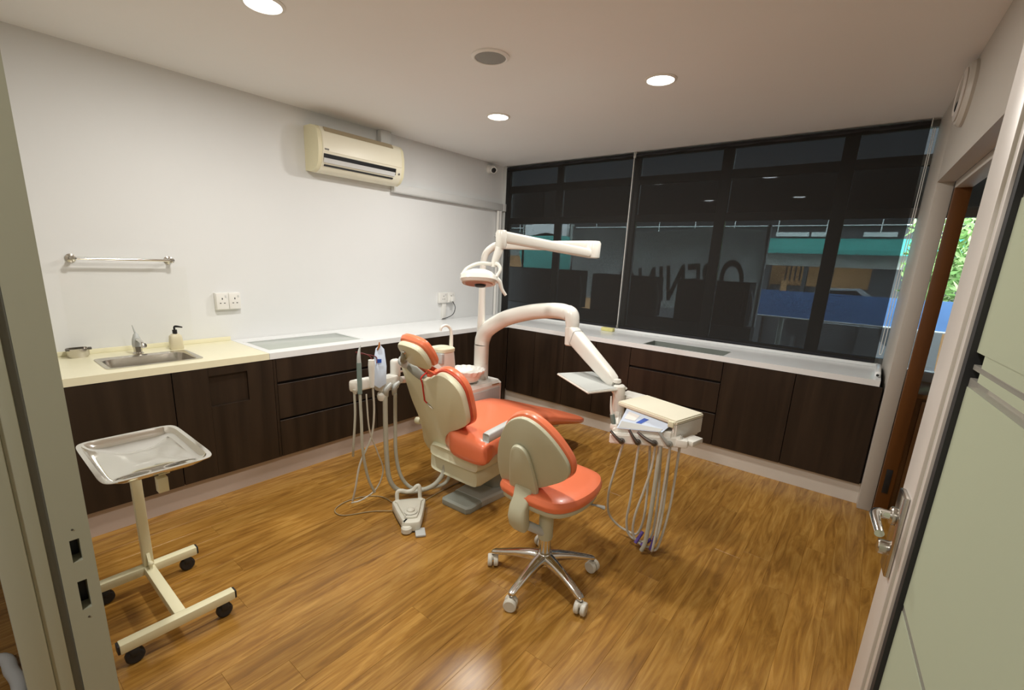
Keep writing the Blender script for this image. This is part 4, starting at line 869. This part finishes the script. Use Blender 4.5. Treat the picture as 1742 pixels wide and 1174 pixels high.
mk('canopy_roof', bx(-3, 7, .30, 1.5, 2.20, 2.25, .005), 'condenser_dark', None, 'flat dark canopy roof outside above the banner', 'canopy', base=(2, .9, 2.2))
# banner with reversed lettering (it faces the street)
bn = thing('banner', (1.0, 1.0, 1.05), 'pale cloth banner lettered OPENING seen from behind outside the window', 'banner')
bm = NB(); G = []
for j in range(13):
    z = 1.05 + (1.905 - 1.05) * j / 12
    G.append([bm.verts.new((.33 + 2.23 * i / 48, 1.0 + .012 * math.sin(i * .55 + j * .5) + .008 * math.sin(i * 1.3 - j * .9), z + .02 * math.sin(i * .21))) for i in range(49)])
for j in range(12):
    for i in range(48): bm.faces.new((G[j][i], G[j][i + 1], G[j + 1][i + 1], G[j + 1][i]))
mk('cloth', bm, 'banner_cloth', bn)
cu_ = bpy.data.curves.new('opening_text', 'FONT'); cu_.body = 'OPENING'; cu_.size = .36; cu_.extrude = .002; cu_.space_character = 1.05; cu_.offset = .006
to = bpy.data.objects.new('opening_text', cu_); COL.objects.link(to); bpy.context.view_layer.update()
me = bpy.data.meshes.new_from_object(to.evaluated_get(bpy.context.evaluated_depsgraph_get())); bpy.data.objects.remove(to)
xs_ = [v.co.x for v in me.vertices]; wtxt = max(xs_) - min(xs_)
bm = NB(); bm.from_mesh(me); bpy.data.meshes.remove(me)
Mt = Matrix.Translation((2.44, .978, 1.235)) @ Matrix.Rotation(math.radians(-7), 4, 'Y') @ Matrix(((-1.36 / wtxt, 0, 0, 0), (0, 0, 1, 0), (0, 1.5, 0, 0), (0, 0, 0, 1)))
bmesh.ops.transform(bm, matrix=Mt, verts=bm.verts)
mk('lettering', bm, 'banner_ink', bn, smooth=0)
for x in (.33, 2.56): mk('pole', cyl((x, 1.02, -.4), (x, 1.02, 1.955), .02, n=12), 'arm_grey', bn)
# blue board beyond the right panes
bb = thing('blue_board', (4.0, 2.5, -.4), 'long blue board on posts across the road', 'board')
pts = [(2.24, 1.27), (2.235, 1.02), (2.26, .965), (2.32, .945), (6.2, .945), (6.2, 1.27)]
mk('panel', loft([[V((x, y, z)) for x, z in pts] for y in (2.5, 2.53)]), 'blue_board', bb)
mk('edge_strip', tube([(2.24, 2.495, 1.02), (2.265, 2.495, .963), (2.33, 2.495, .940), (6.2, 2.495, .940)], .010, 8), 'pale_render', bb)
for x in (2.6, 4.4, 6.0): mk('post', cyl((x, 2.55, -.4), (x, 2.55, 1.2), .03, n=10), 'plate_dark', bb)
tp = mk('green_tarpaulin', pillow(smooth_poly([(-1.95, 1.34), (-.86, 1.34), (-.98, 1.95), (-1.90, 1.95)], 1), (0, 3, 0), (1, 0, 0), (0, 0, 1), (0, 1, 0), 0, .03, .01), 'green_awning', None, 'green tarpaulin hanging outside the leftmost panes', 'tarpaulin', base=(-1.4, 3, 1.34))
mk('top_board', bx(-1.95, -1.0, 3.0, 3.06, 1.96, 2.16), 'pale_render', tp)
mk('post', bx(-1.98, -1.93, 3.0, 3.05, -.4, 2.16), 'plate_dark', tp)
mk('post', bx(-.95, -.90, 3.04, 3.09, -.4, 2.16), 'plate_dark', tp)
# building across the road
ob_ = thing('shop_building', (0, 9, -.4), 'shop row across the road with green awning and stained concrete beam', 'building')
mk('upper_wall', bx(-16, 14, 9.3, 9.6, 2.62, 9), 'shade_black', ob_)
mk('beam', bx(-16, 14, 9.0, 9.3, 1.655, 1.99), 'concrete', ob_)
mk('shop_back_wall', bx(-16, 14, 9.55, 9.65, -.4, 1.66), 'orange_shop', ob_)
mk('slit_reflector', bx(-6.25, -5.45, 9.2, 9.3, 2.62, 3.72), 'pale_render', ob_)  # pale panel added so the slit between the canopy lengths looks bright
for x0, x1 in ((-16, -9), (-3.2, 1.28), (2.0, 2.08), (3.3, 14)):
    mk('pier', bx(x0, x1, 9.05, 9.3, -.4, 1.66), 'dark_concrete', ob_)
for x in (1.62, 1.72, 1.82, 1.92): mk('grille_bar', bx(x, x + .03, 9.1, 9.14, 1.3, 1.66), 'condenser_dark', ob_)
mk('counter', bx(1.3, 3.3, 9.3, 9.54, -.4, 1.18), 'dark_concrete', ob_)
mk('counter_gap', bx(1.55, 1.68, 9.26, 9.30, 1.0, 1.3), 'orange_shop', ob_)
aw = mk('awning', loft([[V((x, 9.3, 2.32)), V((x, 8.4, 2.02)), V((x, 8.4, 1.95)), V((x, 9.3, 2.25))] for x in (-16, 14)]), 'green_awning', ob_)
for x in (.0, 1.5, 3.0, 4.5): mk('awning_fringe', bx(x, x + 1.46, 8.39, 8.41, 1.93, 1.99), 'green_awning', aw)
for x0, x1, z0, z1 in ((1.25, 1.95, 2.36, 2.46), (2.0, 2.30, 2.36, 2.46), (3.0, 3.6, 2.36, 2.46)): mk('lit_window', bx(x0, x1, 9.24, 9.29, z0, z1), 'pale_render', ob_)
mk('upper_recess', bx(-16, 14, 9.5, 9.6, 2.3, 2.62), 'dark_concrete', ob_)
for z in (2.60, 2.74): mk('railing', cyl((-16, 9.1, z), (14, 9.1, z), .012, n=8), 'pale_render', ob_)
for x in range(-15, 14): mk('railing_post', cyl((x + .3, 9.1, 2.45), (x + .3, 9.1, 2.74), .012, n=8), 'pale_render', ob_)
cr_ = thing('parked_car', (3.1, 7.6, -.4), 'pale car parked across the road in front of the shops', 'car')
mk('body', loft([[V((x, 7.3 + dy, z)) for x, z in ((1.9, .9), (2.3, .98), (2.55, 1.2), (3.2, 1.24), (3.5, 1.02), (4.2, .95), (4.3, .5), (1.9, .5))] for dy in (0, .6)]), 'car_silver', cr_)
mk('side_glass', loft([[V((x, 7.29 + dy, z)) for x, z in ((2.42, 1.0), (2.6, 1.17), (3.15, 1.2), (3.38, 1.02))] for dy in (0, .005)]), 'black_plastic', cr_)
for x in (2.3, 3.9): mk('wheel', cyl((x, 7.25, .42), (x, 7.45, .42), .26, n=20), 'rubber_black', cr_)
# tree beyond the next room's window
te = thing('tree', (4.55, 6.3, -.4), 'leafy green tree seen through the side doorway', 'tree')
mk('trunk', tube([(4.6, 6.5, -.4), (4.55, 6.45, .8), (4.62, 6.4, 1.8), (4.5, 6.4, 2.6)], [.09, .08, .06, .03], 10, 4), 'brown_cabinet', te)
for m_, cnt in (('leaf_green', 900), ('leaf_pale', 900)):
    bm = NB()
    for _ in range(cnt):
        p_ = V((random.gauss(4.45, .42), random.gauss(6.2, .4), random.gauss(1.75, .5)))
        if p_.z < .9 or p_.x < 3.74: continue
        a, b = V((random.gauss(0, 1), random.gauss(0, 1), random.gauss(0, 1))).normalized(), V((random.gauss(0, 1), random.gauss(0, 1), random.gauss(0, 1)))
        b = (b - a * b.dot(a)).normalized(); l_, w_ = random.uniform(.07, .14), random.uniform(.018, .035)
        vs = [bm.verts.new(p_ + a * l_ * k + b * w_ * s_) for k, s_ in ((-1, 0), (-.2, 1), (1, 0), (-.2, -1))]; bm.faces.new(vs)
    mk('foliage', bm, m_, te, kind='stuff', smooth=0)
